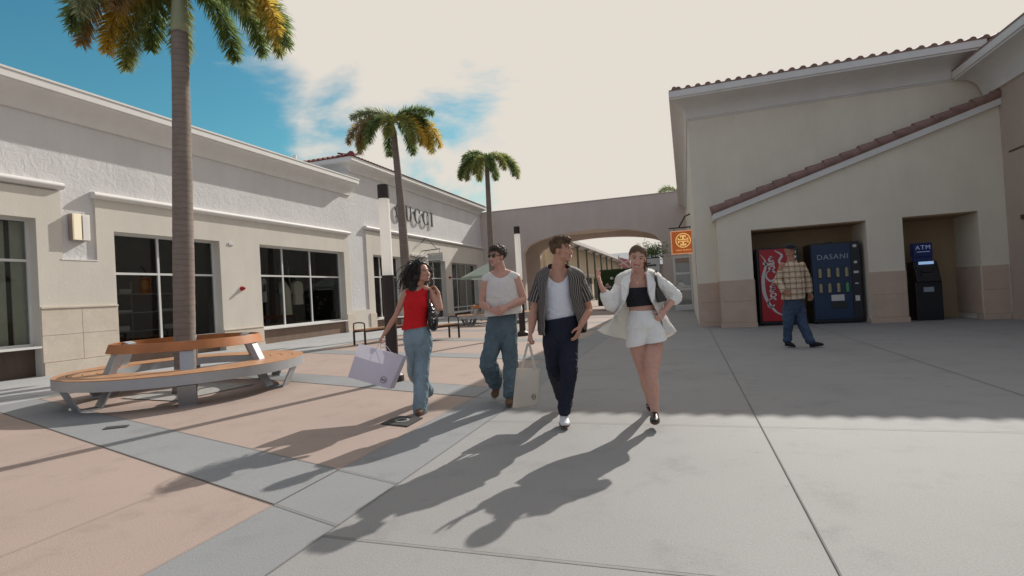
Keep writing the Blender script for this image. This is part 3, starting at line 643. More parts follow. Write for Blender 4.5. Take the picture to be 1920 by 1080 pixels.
# flowing white script, drawn as strokes reading upwards
def script(parent):
    out_ = []
    W = .19
    x0s, zb = vx0+.34, .48
    strokes = [
        [(0, 0.10), (-.08, 0.02), (-.13, .12), (-.10, .24), (-.02, .30), (.03, .24)],       # big C
        [(.02, .34), (-.05, .33), (-.06, .41), (.02, .43), (.03, .36)],                     # o
        [(.0, .50), (-.06, .48), (-.06, .56), (.02, .57)],                                 # c
        [(.03, .60), (-.03, .58), (-.06, .64), (-.01, .69), (.03, .66), (-.04, .71)],       # a
        [(-.01, .74), (-.01, .80)],
        [(.04, .88), (-.05, .80), (-.13, .92), (-.11, 1.06), (-.02, 1.12), (.04, 1.04)],     # C
        [(.02, 1.14), (-.05, 1.13), (-.06, 1.21), (.02, 1.23), (.03, 1.16)],
        [(.04, 1.27), (-.14, 1.30), (-.16, 1.35), (-.02, 1.31), (.04, 1.35)],
        [(.03, 1.40), (-.04, 1.38), (-.06, 1.45), (-.01, 1.50), (.04, 1.46), (-.04, 1.53)]]
    for s_ in strokes:
        P = catm([(x0s+.04-q[0]*-1.3, zb+q[1]*.92) for q in s_], 6)
        n = len(P); m = curve_ribbon([(p.x, p.y) for p in P], [.018+.03*abs(sin(pi*(i/n)*1.5+.3)) for i in range(n)], vy-.001)
        m.build('script_letter', 'white_print', parent)
script(vr)
P = catm([(vx0+.10, 1.95), (vx0+.22, 1.70), (vx0+.13, 1.3), (vx0+.16, .8), (vx0+.38, .40), (vx0+.62, .25)], 8); n = len(P)
curve_ribbon([(p.x, p.y) for p in P], [.012+.075*sin(pi*i/n)**1.5 for i in range(n)], vy-.001).build('ribbon_mark', 'white_print', vr)
P = catm([(vx0+.45, 2.04), (vx0+.62, 1.9), (vx0+.55, 1.72), (vx0+.72, 1.5)], 8); n = len(P)
curve_ribbon([(p.x, p.y) for p in P], [.012+.05*sin(pi*i/n) for i in range(n)], vy-.001).build('ribbon_mark', 'white_print', vr)
vb = empty('vending_machine', (3.8, 16.2, 0), 'dark blue water vending machine with two rows of selection windows', 'vending machine')
bx0, bx1 = 3.22, 4.36
m = MB(); m.box(bx0, bx1, vy+.05, vy+.9, .04, 2.14).box(bx0+.1, bx1-.1, vy+.1, vy+.8, 0, .04).box(3.62, 3.78, vy+.2, vy+.4, 2.14, 2.17); m.build('cabinet', 'machine_black', vb, bevel=.01)
m = MB(); m.box(bx0+.02, bx1-.22, vy, vy+.049, .12, 2.1); m.build('front_panel', 'machine_blue', vb, bevel=.006)
m = MB(); m.box(bx1-.215, bx1-.01, vy-.003, vy+.049, .12, 2.1); m.build('control_column', 'machine_black', vb, bevel=.004)
text('brand_text', 'DASANI', .19, (bx0+.50, vy-.004, 1.76), ROT_S, 'pale_print', vb, .004, spacing=1.12)
for r in range(2):
    for c in range(4):
        x = bx0+.19+c*.205; z = 1.20-r*.40
        m = MB(); m.box(x-.055, x+.055, vy-.012, vy-.001, z, z+.28); sl_ = m.build('selection_window', 'machine_black', vb, bevel=.006)
        m = MB(); m.tube([(x, vy-.015, z+.03), (x, vy-.015, z+.25)], .042, 12); m.ell((x, vy-.015, z+.25), (.03, .03, .02), 10, 6); m.build('bottle_picture', 'can_green' if (r, c) == (1, 3) else 'can_pale', sl_, auto=.7)
m = MB(); m.box(bx0+.42, bx0+.72, vy-.008, vy-.001, .60, .76); m.build('notice', 'white_print', vb)
m = MB(); m.box(bx0+.40, bx0+.78, vy-.01, vy-.001, .40, .56); m.build('delivery_hatch', 'black_metal', vb, bevel=.01)
m = MB()
for z, w_, h in ((1.98, .08, .07), (1.56, .07, .06), (1.30, .11, .06), (1.02, .08, .03), (.58, .10, .14)): m.box(bx1-.12-w_/2, bx1-.12+w_/2, vy-.012, vy-.004, z, z+h)
build_split(m, 'coin_plate', 'white_print', vb, .02)
at_ = empty('cash_machine', (5.85, 16.2, 0), 'dark free-standing cash machine with lit blue header in the right niche', 'cash machine')
mat('screen_lit', (.4, .6, .9), .3, emit=(.35, .55, .85), es=.55); mat('header_blue', (.01, .02, .08), .3, emit=(.01, .02, .10), es=.12); mat('header_text', (.5, .6, .8), .4, emit=(.4, .5, .9), es=.12)
m = MB(); m.box(5.55, 6.12, 15.95, 16.5, 0, .98); m.build('cabinet', 'machine_black', at_, bevel=.02)
m = MB(); m.prism([(15.90, .98), (16.5, .98), (16.5, 1.50), (16.12, 1.50), (16.02, 1.30)], 'x', 5.58, 6.10); m.build('console', 'machine_black', at_, bevel=.015)
m = MB(); m.box(5.62, 6.02, 16.12, 16.3, 1.502, 1.62).box(5.60, 6.00, 16.05, 16.3, 1.62, 1.97); m.build('header', 'header_blue', at_, bevel=.012)
text('header_text', 'ATM', .145, (5.80, 16.046, 1.85), ROT_S, 'header_text', at_, .003, spacing=1.2)
text('header_small_text', 'CASH HERE', .045, (5.80, 16.046, 1.74), ROT_S, 'header_text', at_, .002) if False else None
m = MB(); m.box(5.66, 5.94, 16.044, 16.05, 1.735, 1.75); m.build('header_line', 'header_text', at_)
m = MB(); m.box(5.68, 6.0, 16.03, 16.045, 1.42, 1.49); m.build('screen', 'screen_lit', at_)
m = MB(); m.box(5.70, 5.96, 15.93, 15.97, 1.06, 1.2).box(5.72, 5.95, 15.955, 15.99, 1.22, 1.3); m.build('keypad', 'black_metal', at_, bevel=.004)
m = MB(); m.box(5.72, 5.94, 15.944, 15.949, .72, .84); m.build('notice', 'pale_print', at_)
# ------------------------------------------------------------------ orange hanging sign
mat('sign_orange', (.50, .13, .035), .4, .04, emit=(.55, .12, .02), es=.28); mat('sign_rim', (.85, .48, .28), .4, emit=(1, .5, .25), es=.25); mat('sign_yellow', (.9, .62, .22), .4, emit=(1, .66, .22), es=.45)
os_ = empty('hanging_sign', (.05, 21.8, 3), 'square orange blade sign with a round cross emblem hanging from a bracket', 'sign')
sy = 21.8; cx, cz, hs_ = .02, 2.92, .46
m = MB(); m.box(cx-hs_, cx+hs_, sy, sy+.07, cz-hs_, cz+hs_); m.build('sign_board', 'sign_orange', os_, bevel=.006)
m = MB(); w_ = .035
m.box(cx-hs_-.005, cx+hs_+.005, sy-.012, sy-.001, cz+hs_-w_, cz+hs_+.005).box(cx-hs_-.005, cx+hs_+.005, sy-.012, sy-.001, cz-hs_-.005, cz-hs_+w_).box(cx-hs_-.005, cx-hs_+w_, sy-.012, sy-.001, cz-hs_+w_, cz+hs_-w_).box(cx+hs_-w_, cx+hs_+.005, sy-.012, sy-.001, cz-hs_+w_, cz+hs_-w_)
m.build('sign_border', 'sign_rim', os_)
ex, ez_ = cx, cz+.07; m = MB(); n = 40
P = [(ex+.27*cos(2*pi*i/n), ez_+.27*sin(2*pi*i/n)) for i in range(n+1)]
curve_ribbon(P, [.035]*(n+1), sy-.004).build('emblem_ring', 'sign_yellow', os_)
m = MB(); f_ = sy-.008
for s in (1, -1):   # mirrored double T with flared bars
    m.box(ex-.035, ex+.035, f_-(.001 if s > 0 else .002), f_+.006, min(ez_+s*.02, ez_+s*.2), max(ez_+s*.02, ez_+s*.2))
    a = sorted((ez_+s*.155, ez_+s*.205)); m.box(ex-.11, ex+.11, f_-.003, f_+.006, a[0], a[1])
    for q in (1, -1):
        b = sorted((ex+q*.07, ex+q*.11)); a = sorted((ez_+s*.115, ez_+s*.155)); m.box(b[0], b[1], f_-.004, f_+.006, a[0], a[1])
for s in (1, -1):
    b = sorted((ex+s*.0, ex+s*.19)); 
    for q in (1, -1):
        a = sorted((ez_+q*.018, ez_+q*.055)); m.box(b[0], b[1], f_-.005-(.001 if q > 0 else 0), f_+.006, a[0], a[1])
    b = sorted((ex+s*.155, ex+s*.20)); m.box(b[0], b[1], f_-.007, f_+.006, ez_-.10, ez_-.02); m.box(b[0], b[1], f_-.008, f_+.006, ez_+.02, ez_+.10)
m.build('emblem_cross', 'sign_yellow', os_)
text('sign_text', 'TORY BURCH', .088, (cx, sy-.004, cz-.315), ROT_S, 'sign_yellow', os_, .004, spacing=1.1)
m = MB(); m.bar((-.50, sy+.035, 3.50), (.40, sy+.035, 3.50), .03, .045).tube([(-.12, sy+.035, 3.50), (.14, sy+.035, 3.93), (.32, sy+.035, 4.0), (.40, sy+.035, 4.0)], .028, 8).tube([(-.3, sy+.035, 3.5), (-.3, sy+.035, 3.34)], .01, 6).tube([(.3, sy+.035, 3.5), (.3, sy+.035, 3.34)], .01, 6); m.build('bracket', 'black_metal', os_)
# ------------------------------------------------------------------ open glazed door
od = empty('glazed_door', (0, 26.3, 0), 'white framed glass door standing open across the lane below the orange sign', 'door')
dy = 26.3; x0, x1 = -.50, .34
m = MB(); fw = .09
m.box(x0, x0+fw, dy, dy+.05, .04, 2.62).box(x1-fw, x1, dy, dy+.05, .04, 2.62)
for z0, z1 in ((.04, .30), (.98, 1.10), (1.14, 1.20), (1.74, 1.84), (2.52, 2.62)): m.box(x0+fw, x1-fw, dy+.002, dy+.048, z0, z1)
m.build('frame', 'frame_white', od)
m = MB(); m.box(x0+fw, x1-fw, dy+.02, dy+.03, .3, 2.52); m.build('pane', 'clear_glass', od)
m = MB(); m.tube([(x0+.05, dy-.04, 1.0), (x0+.05, dy-.04, 1.3)], .012, 8).tube([(x0+.05, dy-.04, 1.28), (x0+.05, dy, 1.28)], .01, 6).tube([(x0+.05, dy-.04, 1.02), (x0+.05, dy, 1.02)], .01, 6); m.build('handle', 'steel', od)
m = MB(); m.box(.30, .345, 27, 31, .1, 2.6); m.build('display_window', 'room_dark', rb)
sr_ = empty('shop_rack', (0, 27.6, 0), 'white rack with pale boxes seen through the open glass door', 'rack')
m = MB(); m.box(-.25, -.22, 27.2, 27.7, 0, 2.4).box(.2, .23, 27.2, 27.7, 0, 2.4)
for z in (.3, .95, 1.35, 1.9, 2.35): m.box(-.22, .2, 27.2, 27.7, z, z+.03)
m.build('frame', 'trim_grey', sr_)
# ------------------------------------------------------------------ lamp posts
def lamp_post(x, y, lab, h=3.12):
    r = empty('street_lamp', (x, y, 0), lab, 'lamp post', 'column lights with white tube tops')
    m = MB(); m.tube([(x, y, 0), (x, y, .10), (x, y, .15)], [.17, .165, .11], 28); m.build('base', 'bronze', r, auto=.5)
    m = MB(); m.cyl(x, y, .15, 1.68, .095, 28); m.build('pole', 'bronze', r, auto=.5)
    m = MB(); m.cyl(x, y, 1.68, h-.22, .086, 28); m.build('lens', 'lamp_lens', r, auto=.5)
    m = MB(); m.tube([(x, y, h-.22), (x, y, h)], [.092, .092], 28); m.build('cap', 'bronze', r, auto=.5)
    return r
lamp_post(-4.47, 7.34, 'tall dark column light with white tube top beside the woman in red')
lamp_post(-4.72, 15.15, 'farther dark column light behind the two men', 3.29)
# ------------------------------------------------------------------ ring benches
def ring_bench(cx, cy, ra, lab, steel='steel'):
    r = empty('ring_bench', (cx, cy, 0), lab, 'bench', 'round benches built around the palm trunks')
    R1, R0 = 1.70, 1.02; zs = .46
    for i, (a, b) in enumerate(((R0+.0, R0+.16), (R0+.172, R0+.332), (R0+.344, R0+.504), (R0+.516, R1))):
        m = MB(); m.ring(cx, cy, a, b, zs-.03, zs, 96); m.build('seat_slat', 'wood', r, auto=.5)
    m = MB(); m.ring(cx, cy, R1-.035, R1+.004, zs-.15, zs-.012, 96).ring(cx, cy, R0-.002, R0+.03, zs-.12, zs-.012, 96).ring(cx, cy, R0+.03, R1-.036, zs-.045, zs-.031, 96); m.build('seat_frame', steel, r, auto=.5)
    m = MB(); m.ring(cx, cy, 1.055, 1.08, .735, .865, 96, -.045); m.build('backrest', 'wood_band', r, auto=.5)
    for k in range(6):
        a = R_(ra+60*k); c, s = cos(a), sin(a); t = Vector((-s, c, 0)); m = MB()
        def P(rr, z, o=0): return Vector((cx+rr*c, cy+rr*s, z))
        def plate(p, q, w_=.22, th=.022):
            p, q = Vector(p), Vector(q); d = (q-p).normalized(); n_ = d.cross(t).normalized()*th/2; u = t*w_/2
            m.hexa([p-u-n_, p+u-n_, q+u-n_, q-u-n_, p-u+n_, p+u+n_, q+u+n_, q-u+n_])
        plate(P(1.12, .30), P(1.27, .011)); plate(P(1.66, .30), P(1.52, .011)); plate(P(1.26, .011), P(1.53, .011)); plate(P(1.02, .34), P(1.69, .34), .22, .05)
        m.build('leg', steel, r)
        m = MB()
        def up(rr, z): return P(rr, z)
        A, B = P(1.17, .35), P(.955, .85); d = (B-A).normalized(); n_ = d.cross(t).normalized()*.045; u = t*.09
        m.hexa([A-u-n_, A+u-n_, B+u-n_, B-u-n_, A-u+n_, A+u+n_, B+u+n_, B-u+n_]); m.build('back_support', steel, r, bevel=.008)
    return r
TX, TY = -7.66, 6.46
ring_bench(TX, TY, 318, 'large round wood and steel bench around the nearest palm trunk')
# ------------------------------------------------------------------ straight benches
def park_bench(A, B, lab):
    A, B = Vector(A), Vector(B); A.z = B.z = 0; mid = (A+B)/2; d = (B-A).normalized(); n_ = Vector((-d.y, d.x, 0)); L = (B-A).length
    r = empty('park_bench', mid, lab, 'bench', 'backless benches with wooden seats and arm hoops')
    m = MB()
    for i in range(5):
        o = n_*(-.2+.1*i); m.bar(A+o+Vector((0, 0, .445)), B+o+Vector((0, 0, .445)), .085, .035)
    m.build('seat', 'wood', r)
    m = MB(); 
    for o in (-.22, .22): m.bar(A+n_*o+Vector((0, 0, .40)), B+n_*o+Vector((0, 0, .40)), .04, .05)
    m.build('frame', 'bronze', r)
    for E in (A, B):
        m = MB()
        for o in (-.22, .22): m.bar(E+n_*o, E+n_*o+Vector((0, 0, .42)), .045, .045, d)
        pts = [E+n_*(-.22)+Vector((0, 0, .42)), E+n_*(-.22)+Vector((0, 0, .60)), E+n_*(-.19)+Vector((0, 0, .655)), E+Vector((0, 0, .675)), E+n_*(.19)+Vector((0, 0, .655)), E+n_*(.22)+Vector((0, 0, .60)), E+n_*(.22)+Vector((0, 0, .42))]
        m.tube(catm(pts, 4), .02, 8); m.build('leg_frame', 'bronze', r)
    return r
park_bench(G(675, 647), G(752, 635), 'backless wood bench with arm hoops left of the woman in red')
park_bench(G(772, 644), G(852, 633), 'backless wood bench with arm hoops right of the woman in red')
# ------------------------------------------------------------------ palms
def leaf_mat(name, col, tr=.62):
    return mat(name, col, .5, .35, 7., trans=tr, spec=.3)
leaf_mat('frond_green', (.20, .27, .10)); leaf_mat('frond_olive', (.32, .34, .11)); leaf_mat('frond_gold', (.62, .46, .09)); leaf_mat('frond_brown', (.36, .26, .12)); leaf_mat('frond_pale', (.36, .40, .24))
mat('crownshaft', (.30, .33, .20), .5, .15, 4., stretch=(1, 1, .3))
def frond(base, az, elev, L, droop, mt, par, rnd, nleaf=110, lw=.016, ll=.36, stalk=.16, droop_p=1.5):
    """plume frond: leaflets stand out all round the midrib"""
    m = MB(); pts = []; p = Vector(base); n = 22; h = Vector((cos(az), sin(az), 0))
    for i in range(n+1):
        pts.append(p.copy()); t = i/n; a = elev-droop*(t**droop_p); p = p+(h*cos(a)+Vector((0, 0, 1))*sin(a))*(L/n)
    m.tube(pts, [.028*(1-.85*i/n)+.003 for i in range(n+1)], 6)
    vs = []; fs = []
    for k in range(nleaf):
        t = stalk+(1-stalk)*(k+rnd.random())/nleaf; x = t*n; i = min(int(x), n-1); q = pts[i].lerp(pts[i+1], x-i); d = (pts[i+1]-pts[i]).normalized()
        sidev = d.cross(Vector((0, 0, 1))); sidev = sidev.normalized() if sidev.length > .05 else h.cross(Vector((0, 0, 1))); upv_ = sidev.cross(d)
        for rep in range(4):
            th = rnd.uniform(0, 2*pi) if rep > 1 else (rnd.gauss(0, .5) if rep else pi+rnd.gauss(0, .5))
            o = sidev*cos(th)+upv_*sin(th)
            env = min(1, .45+(t-stalk)*3.0)*min(1, (1.08-t)*3.2)**.6
            ln = ll*env*rnd.uniform(.75, 1.1); sw = rnd.uniform(.45, .85)
            dr = (o+d*sw).normalized(); e = q+dr*ln+Vector((0, 0, -1))*ln*rnd.uniform(.10, .32); mid = q+dr*ln*.5+Vector((0, 0, -.03))*ln
            wv = dr.cross(Vector((rnd.uniform(-1, 1), rnd.uniform(-1, 1), rnd.uniform(-.3, 1)))).normalized()*lw*rnd.uniform(.7, 1.2)
            b = len(vs); vs += [q-wv*.5, q+wv*.5, mid+wv, mid-wv, e]; fs += [(b, b+1, b+2, b+3), (b+3, b+2, b+4)]
    m.add(vs, fs); me = bpy.data.meshes.new('frond'); me.from_pydata([tuple(v) for v in m.v], [], m.f); me.update()
    return link('frond', me, mt, par)
def palm(base, top, r0_, r1_, lab, fr, seed, csL=.9, sc_=1., nleaf=110, bulge=1.06, lw=.016, dp=1.1):
    base, top = Vector(base), Vector(top); rnd = random.Random(seed)
    t_ = empty('palm_tree', base, lab, 'palm tree', 'foxtail palms in the plaza')
    n = 90; pts = []; rr = []
    for i in range(n+1):
        t = i/n; p = base.lerp(top, t)+Vector((.03*sin(t*3.1+seed), .03*sin(t*2.3), 0))*(sin(pi*t)); pts.append(p)
        r = r0_+(r1_-r0_)*t; r *= 1+(bulge-1)*sin(pi*min(1, t*1.2))**2; r *= 1+.25*max(0, .04-t)/.04
        rr.append(r*(1+rnd.uniform(-.014, .014)))
    m = MB(); m.tube(pts, rr, 28); m.build('trunk', 'trunk_bark', t_, smooth=True)
    d = (top-base).normalized(); m = MB(); cs = [top+d*csL*sc_*k/6 for k in range(7)]
    m.tube(cs, [r1_*q for q in (1.0, 1.04, 1.0, .92, .82, .68, .5)], 20); m.build('crownshaft', 'crownshaft', t_, smooth=True)
    hub = top+d*csL*sc_*.95
    for (az, el, L, dr, mt) in fr:
        frond(hub, R_(az), R_(el), L*sc_, R_(dr), mt, t_, rnd, nleaf, lw, .40*sc_**.6, droop_p=dp)
    return t_
# bark with pale worn rings
m_ = mat('trunk_bark', (.225, .185, .16), .9, .16, 5., bump=.004, bs=30); t = m_.node_tree; b = t.nodes['Principled BSDF']
g = N(t, 'ShaderNodeTexCoord'); wv = N(t, 'ShaderNodeTexWave', Scale=3.4); wv.bands_direction = 'Z'; wv.inputs['Distortion'].default_value = 3.2; wv.inputs['Detail'].default_value = 3; wv.inputs['Detail Scale'].default_value = 1.5
t.links.new(g.outputs['Object'], wv.inputs['Vector']); src = b.inputs['Base Color'].links[0].from_socket
r = N(t, 'ShaderNodeMapRange'); r.inputs['From Min'].default_value = 0; r.inputs['From Max'].default_value = .25; r.inputs['To Min'].default_value = .84; r.inputs['To Max'].default_value = 1.04
t.links.new(wv.outputs['Fac'], r.inputs['Value']); s_ = N(t, 'ShaderNodeVectorMath', operation='SCALE'); t.links.new(src, s_.inputs[0]); t.links.new(r.outputs[0], s_.inputs['Scale']); t.links.new(s_.outputs[0], b.inputs['Base Color'])
g_, o_, y_, br_, pl_ = 'frond_green', 'frond_olive', 'frond_gold', 'frond_brown', 'frond_pale'
def at(px, py, g):
    v = ray(px, py); k = math.hypot(g[0], g[1])/math.hypot(v.x, v.y); return EYE+v*k
P1 = Vector((TX, TY, 0)); T1 = at(337, 62, P1)
# azimuth 0 = +X.  image right of palm 1 is about azimuth 18 deg, towards camera about -70
palm(G(348, 736), T1, .156, .124, 'nearest and tallest palm, rising out of the round bench, crown cut by the frame',
     [(202, 62, 3.5, 150, br_), (190, 52, 3.1, 140, y_), (214, 66, 3.4, 154, g_), (228, 64, 2.9, 152, pl_), (176, 48, 3.3, 138, o_), (236, 45, 1.9, 130, br_), (14, 64, 3.6, 152, y_), (356, 66, 3.2, 154, o_), (24, 58, 3.7, 146, g_), (32, 60, 3.3, 146, y_),
      (345, 74, 2.6, 158, g_), (46, 60, 3.3, 148, o_), (100, 60, 2.8, 140, g_), (140, 55, 2.8, 140, o_), (65, 62, 2.9, 150, g_), (160, 62, 2.8, 140, g_), (110, 80, 2.6, 100, g_)], 3, csL=1.3, sc_=.67, nleaf=190, lw=.012, dp=.58)
P2 = G(772, 634); T2 = at(738, 248, P2)
palm(P2, T2, .17, .10, 'middle palm with one golden frond, behind the nearer column light',
     [(200, 78, 2.4, 168, g_), (192, 66, 2.7, 156, br_), (215, 62, 2.5, 152, o_), (180, 84, 2.2, 140, pl_), (225, 72, 2.6, 160, br_), (12, 68, 2.8, 158, y_), (352, 62, 2.6, 152, y_), (22, 70, 3.0, 160, pl_), (8, 86, 2.1, 140, g_), (335, 66, 2.5, 160, o_), (290, 72, 2.3, 160, o_), (250, 66, 2.4, 158, g_), (80, 60, 2.3, 150, g_), (130, 60, 2.3, 150, g_), (40, 66, 2.8, 154, y_), (188, 74, 2.4, 150, g_), (205, 88, 2.3, 120, pl_), (20, 88, 2.3, 115, g_), (195, 80, 3.0, 150, br_), (15, 76, 3.3, 160, y_)], 5, csL=.4, sc_=.69, nleaf=130, lw=.012, dp=.50)
P3 = G(929, 606); T3 = at(913, 313, P3)
palm(P3, T3, .16, .10, 'farthest and smallest palm of the row, behind the man in sunglasses',
     [(198, 62, 2.6, 150, pl_), (212, 45, 2.6, 132, o_), (232, 30, 2.4, 118, o_), (14, 66, 2.9, 156, o_), (4, 56, 2.7, 146, g_), (172, 88, 2.2, 125, g_), (28, 62, 3.0, 152, pl_), (300, 55, 2.3, 145, g_), (262, 40, 2.3, 125, o_), (90, 50, 2.3, 130, g_), (130, 50, 2.3, 130, o_), (330, 62, 2.4, 150, o_), (220, 60, 2.7, 150, g_)], 9, csL=.4, sc_=.70, nleaf=110, lw=.014, dp=.62)
# palm behind the right building (only tips show)
P4 = J(1285, 560, 42); P4.z = 0; T4 = Vector((P4.x, P4.y, 7.6))
palm(P4, T4, .18, .12, 'palm behind the right building with only a few frond tips showing',
     [(190, 50, 2.3, 130, pl_), (170, 30, 2.3, 110, g_), (210, 60, 2.2, 130, pl_), (10, 50, 2.3, 130, g_), (90, 60, 2, 130, g_), (280, 40, 2, 130, o_)], 12, nleaf=60, lw=.02)
ring_bench(P3.x, P3.y, 300, 'smaller looking far round bench around the farthest palm')
# grates and covers
mat('cast_iron', (.05, .048, .045), .7, .2, 20.)
mat('tree_pit', (.33, .325, .31), .9, .25, 8., fine=.1, fs=40)
m = MB(); m.add([(TX-.75, TY-.6, .012), (TX+.55, TY-.75, .012), (TX+.7, TY+.6, .012), (TX-.6, TY+.75, .012)], [(0, 1, 2, 3)]); g0 = m.build('tree_pit_cover', 'tree_pit'); tag(g0, 'pale worn concrete tree pit cover under the round bench', 'pit cover')
def cover(cs, lab, mt, ring_=True):
    r = empty('utility_cover', sum((Vector(c) for c in cs), Vector())/4, lab, 'cover')
    c = [Vector(p) for p in cs]; m = MB(); m.hexa([p+Vector((0, 0, .001)) for p in c]+[p+Vector((0, 0, .013)) for p in c]); m.build('lid', mt, r)
    if ring_:
        ce = sum(c, Vector())/4; m = MB(); a, b = (c[1]-c[0])*.5, (c[3]-c[0])*.5
        for i in range(10):
            q0, q1 = 2*pi*i/10, 2*pi*(i+1)/10; k = .42
            m.bar(ce+a*cos(q0)*k+b*sin(q0)*k+Vector((0, 0, .015)), ce+a*cos(q1)*k+b*sin(q1)*k+Vector((0, 0, .015)), .02, .006)
        m.build('lid_ring', 'tree_pit', r)
    return r
cover([G(714, 796), G(764, 801), G(793, 785), G(745, 781)], 'dark square utility cover in the pink paving by the woman in red', 'cast_iron')
cover([G(192, 807), G(238, 802), G(243, 798), G(200, 802)], 'narrow dark drain slot in the grey band by the round bench', 'cast_iron', False)
# ------------------------------------------------------------------ umbrella, planting and banner beyond
mat('umbrella_green', (.40, .47, .41), .8, .06, 3., trans=.35)
ub = J(922, 560, 27.5); ub.z = 0
um = empty('market_umbrella', ub, 'green market umbrella behind the man in sunglasses', 'umbrella')
m = MB(); apx = ub+Vector((0, 0, 3.0)); k = 8; vs = [apx]+[ub+Vector((1.55*cos(2*pi*i/k+.3), 1.55*sin(2*pi*i/k+.3), 2.28)) for i in range(k)]; vs += [v+Vector((0, 0, -.12)) for v in vs[1:]]
m.add(vs, [(0, 1+i, 1+(i+1) % k) for i in range(k)]+[(1+i, 1+k+i, 1+k+(i+1) % k, 1+(i+1) % k) for i in range(k)]); m.build('canopy', 'umbrella_green', um)
m = MB(); m.tube([ub, ub+Vector((0, 0, 3.05))], .025, 8).cyl(ub.x, ub.y, 0, .08, .3, 20); m.build('pole', 'bronze', um)
# cafe chairs near it
mat('rattan', (.22, .17, .13), .8, .2, 30.)
def cafe_chair(p, rz, lab):
    r = empty('cafe_chair', (0, 0, 0), lab, 'chair', 'cafe chairs near the green umbrella')
    m = MB(); m.box(-.22, .22, -.22, .22, .42, .45); m.build('seat', 'rattan', r, bevel=.008)
    m = MB(); m.box(-.22, .22, .20, .23, .52, .88); m.build('backrest', 'rattan', r, bevel=.008)
    for sx in (-.19, .19):
        for sy_ in (-.19, .21): m = MB(); m.tube([(sx, sy_, 0), (sx, sy_, .42 if sy_ < 0 else .85)], .015, 6); m.build('leg', 'bronze', r)
    r.location = p; r.rotation_euler.z = rz
    return r
def flat(v): return Vector((v.x, v.y, 0))
cafe_chair(flat(J(893, 560, 26.6)), .4, 'dark cafe chair left of the green umbrella pole'); cafe_chair(flat(J(942, 560, 28.5)), 2.6, 'dark cafe chair right of the green umbrella pole')
# green wall kiosk
hw = J(1152, 530, 31); hw.z = 0
kz = empty('green_wall', hw, 'clipped green hedge panel with round pale blooms behind the waving woman', 'hedge')
mat('hedge', (.045, .075, .022), .8, .4, 14., bump=.03, bs=18); mat('bloom', (.50, .34, .30), .7, .3, 9.); mat('bloom_pale', (.55, .55, .45), .7, .2)
m = MB(); m.box(hw.x-1.0, hw.x+1.05, hw.y, hw.y+.5, .25, 2.35); hb = m.build('hedge_panel', 'hedge', kz)
rnd = random.Random(4); m = MB(); vs = []; fs = []
for i in range(5200):
    face = rnd.random()
    if face < .7: p = Vector((hw.x+rnd.uniform(-1.02, 1.07), hw.y-.02, rnd.uniform(.25, 2.37)))
    elif face < .85: p = Vector((hw.x+rnd.uniform(-1.02, 1.07), hw.y+rnd.uniform(0, .5), 2.37))
    else: p = Vector((hw.x-1.02, hw.y+rnd.uniform(0, .5), rnd.uniform(.25, 2.37)))
    d = Vector((rnd.gauss(0, 1), rnd.gauss(-.6, 1), rnd.gauss(.2, 1))).normalized(); q = d.orthogonal().normalized()*.012; b = len(vs); e = p+d*rnd.uniform(.03, .08); vs += [p-q, p+q, e]; fs.append((b, b+1, b+2))
m.add(vs, fs); me = bpy.data.meshes.new('leaves'); me.from_pydata([tuple(v) for v in m.v], [], m.f); link('leaves', me, 'hedge', kz)
for i in range(16):
    m = MB(); m.ell((hw.x-.85+rnd.random()*1.6, hw.y-.08, .6+rnd.random()*1.6), (.11, .06, .09), 10, 6); m.build('bloom', 'bloom' if i % 3 else 'bloom_pale', kz, smooth=True)
bn = J(1222, 500, 29)
ban = empty('hanging_banner', flat(bn), 'pale grey banner board beside the right pier behind the waving woman', 'banner')
m = MB(); m.box(bn.x-.42, bn.x+.42, bn.y, bn.y+.05, bn.z-.30, bn.z+.45); m.build('board', 'blade_face', ban); m = MB(); m.box(bn.x-.42, bn.x+.42, bn.y-.01, bn.y+.06, bn.z+.452, bn.z+.51).box(bn.x-.3, bn.x+.25, bn.y-.012, bn.y-.002, bn.z+.02, bn.z+.12).box(bn.x-.25, bn.x-.05, bn.y-.012, bn.y-.002, bn.z+.16, bn.z+.22); m.build('board_print', 'sign_grey', ban)
m = MB(); m.box(bn.x-.44, bn.x-.38, bn.y+.06, bn.y+.12, 0, bn.z+.5).box(bn.x+.38, bn.x+.44, bn.y+.06, bn.y+.12, 0, bn.z+.5); m.build('post', 'bronze', ban)
bp_ = empty('planter_bush', (bn.x, bn.y+.9, 0), 'dark leafy shrub topping the banner board beside the right pier', 'plant')
m = MB(); vs = []; fs = []
for i in range(900):
    p = Vector((bn.x+rnd.gauss(0, .38), bn.y+.9+rnd.gauss(0, .25), bn.z+.85+rnd.gauss(0, .22))); d = Vector((rnd.gauss(0, 1), rnd.gauss(0, 1), rnd.gauss(.3, .8))).normalized(); q = d.orthogonal().normalized()*.03; b = len(vs); e = p+d*rnd.uniform(.1, .25); vs += [p-q, p+q, e]; fs.append((b, b+1, b+2))
m.add(vs, fs); me = bpy.data.meshes.new('foliage'); me.from_pydata([tuple(v) for v in m.v], [], m.f); link('foliage', me, 'frond_green', bp_)
m = MB(); m.tube([(bn.x, bn.y+.9, 0), (bn.x, bn.y+.9, bn.z+.6)], .05, 8); m.build('stem', 'trunk', bp_)
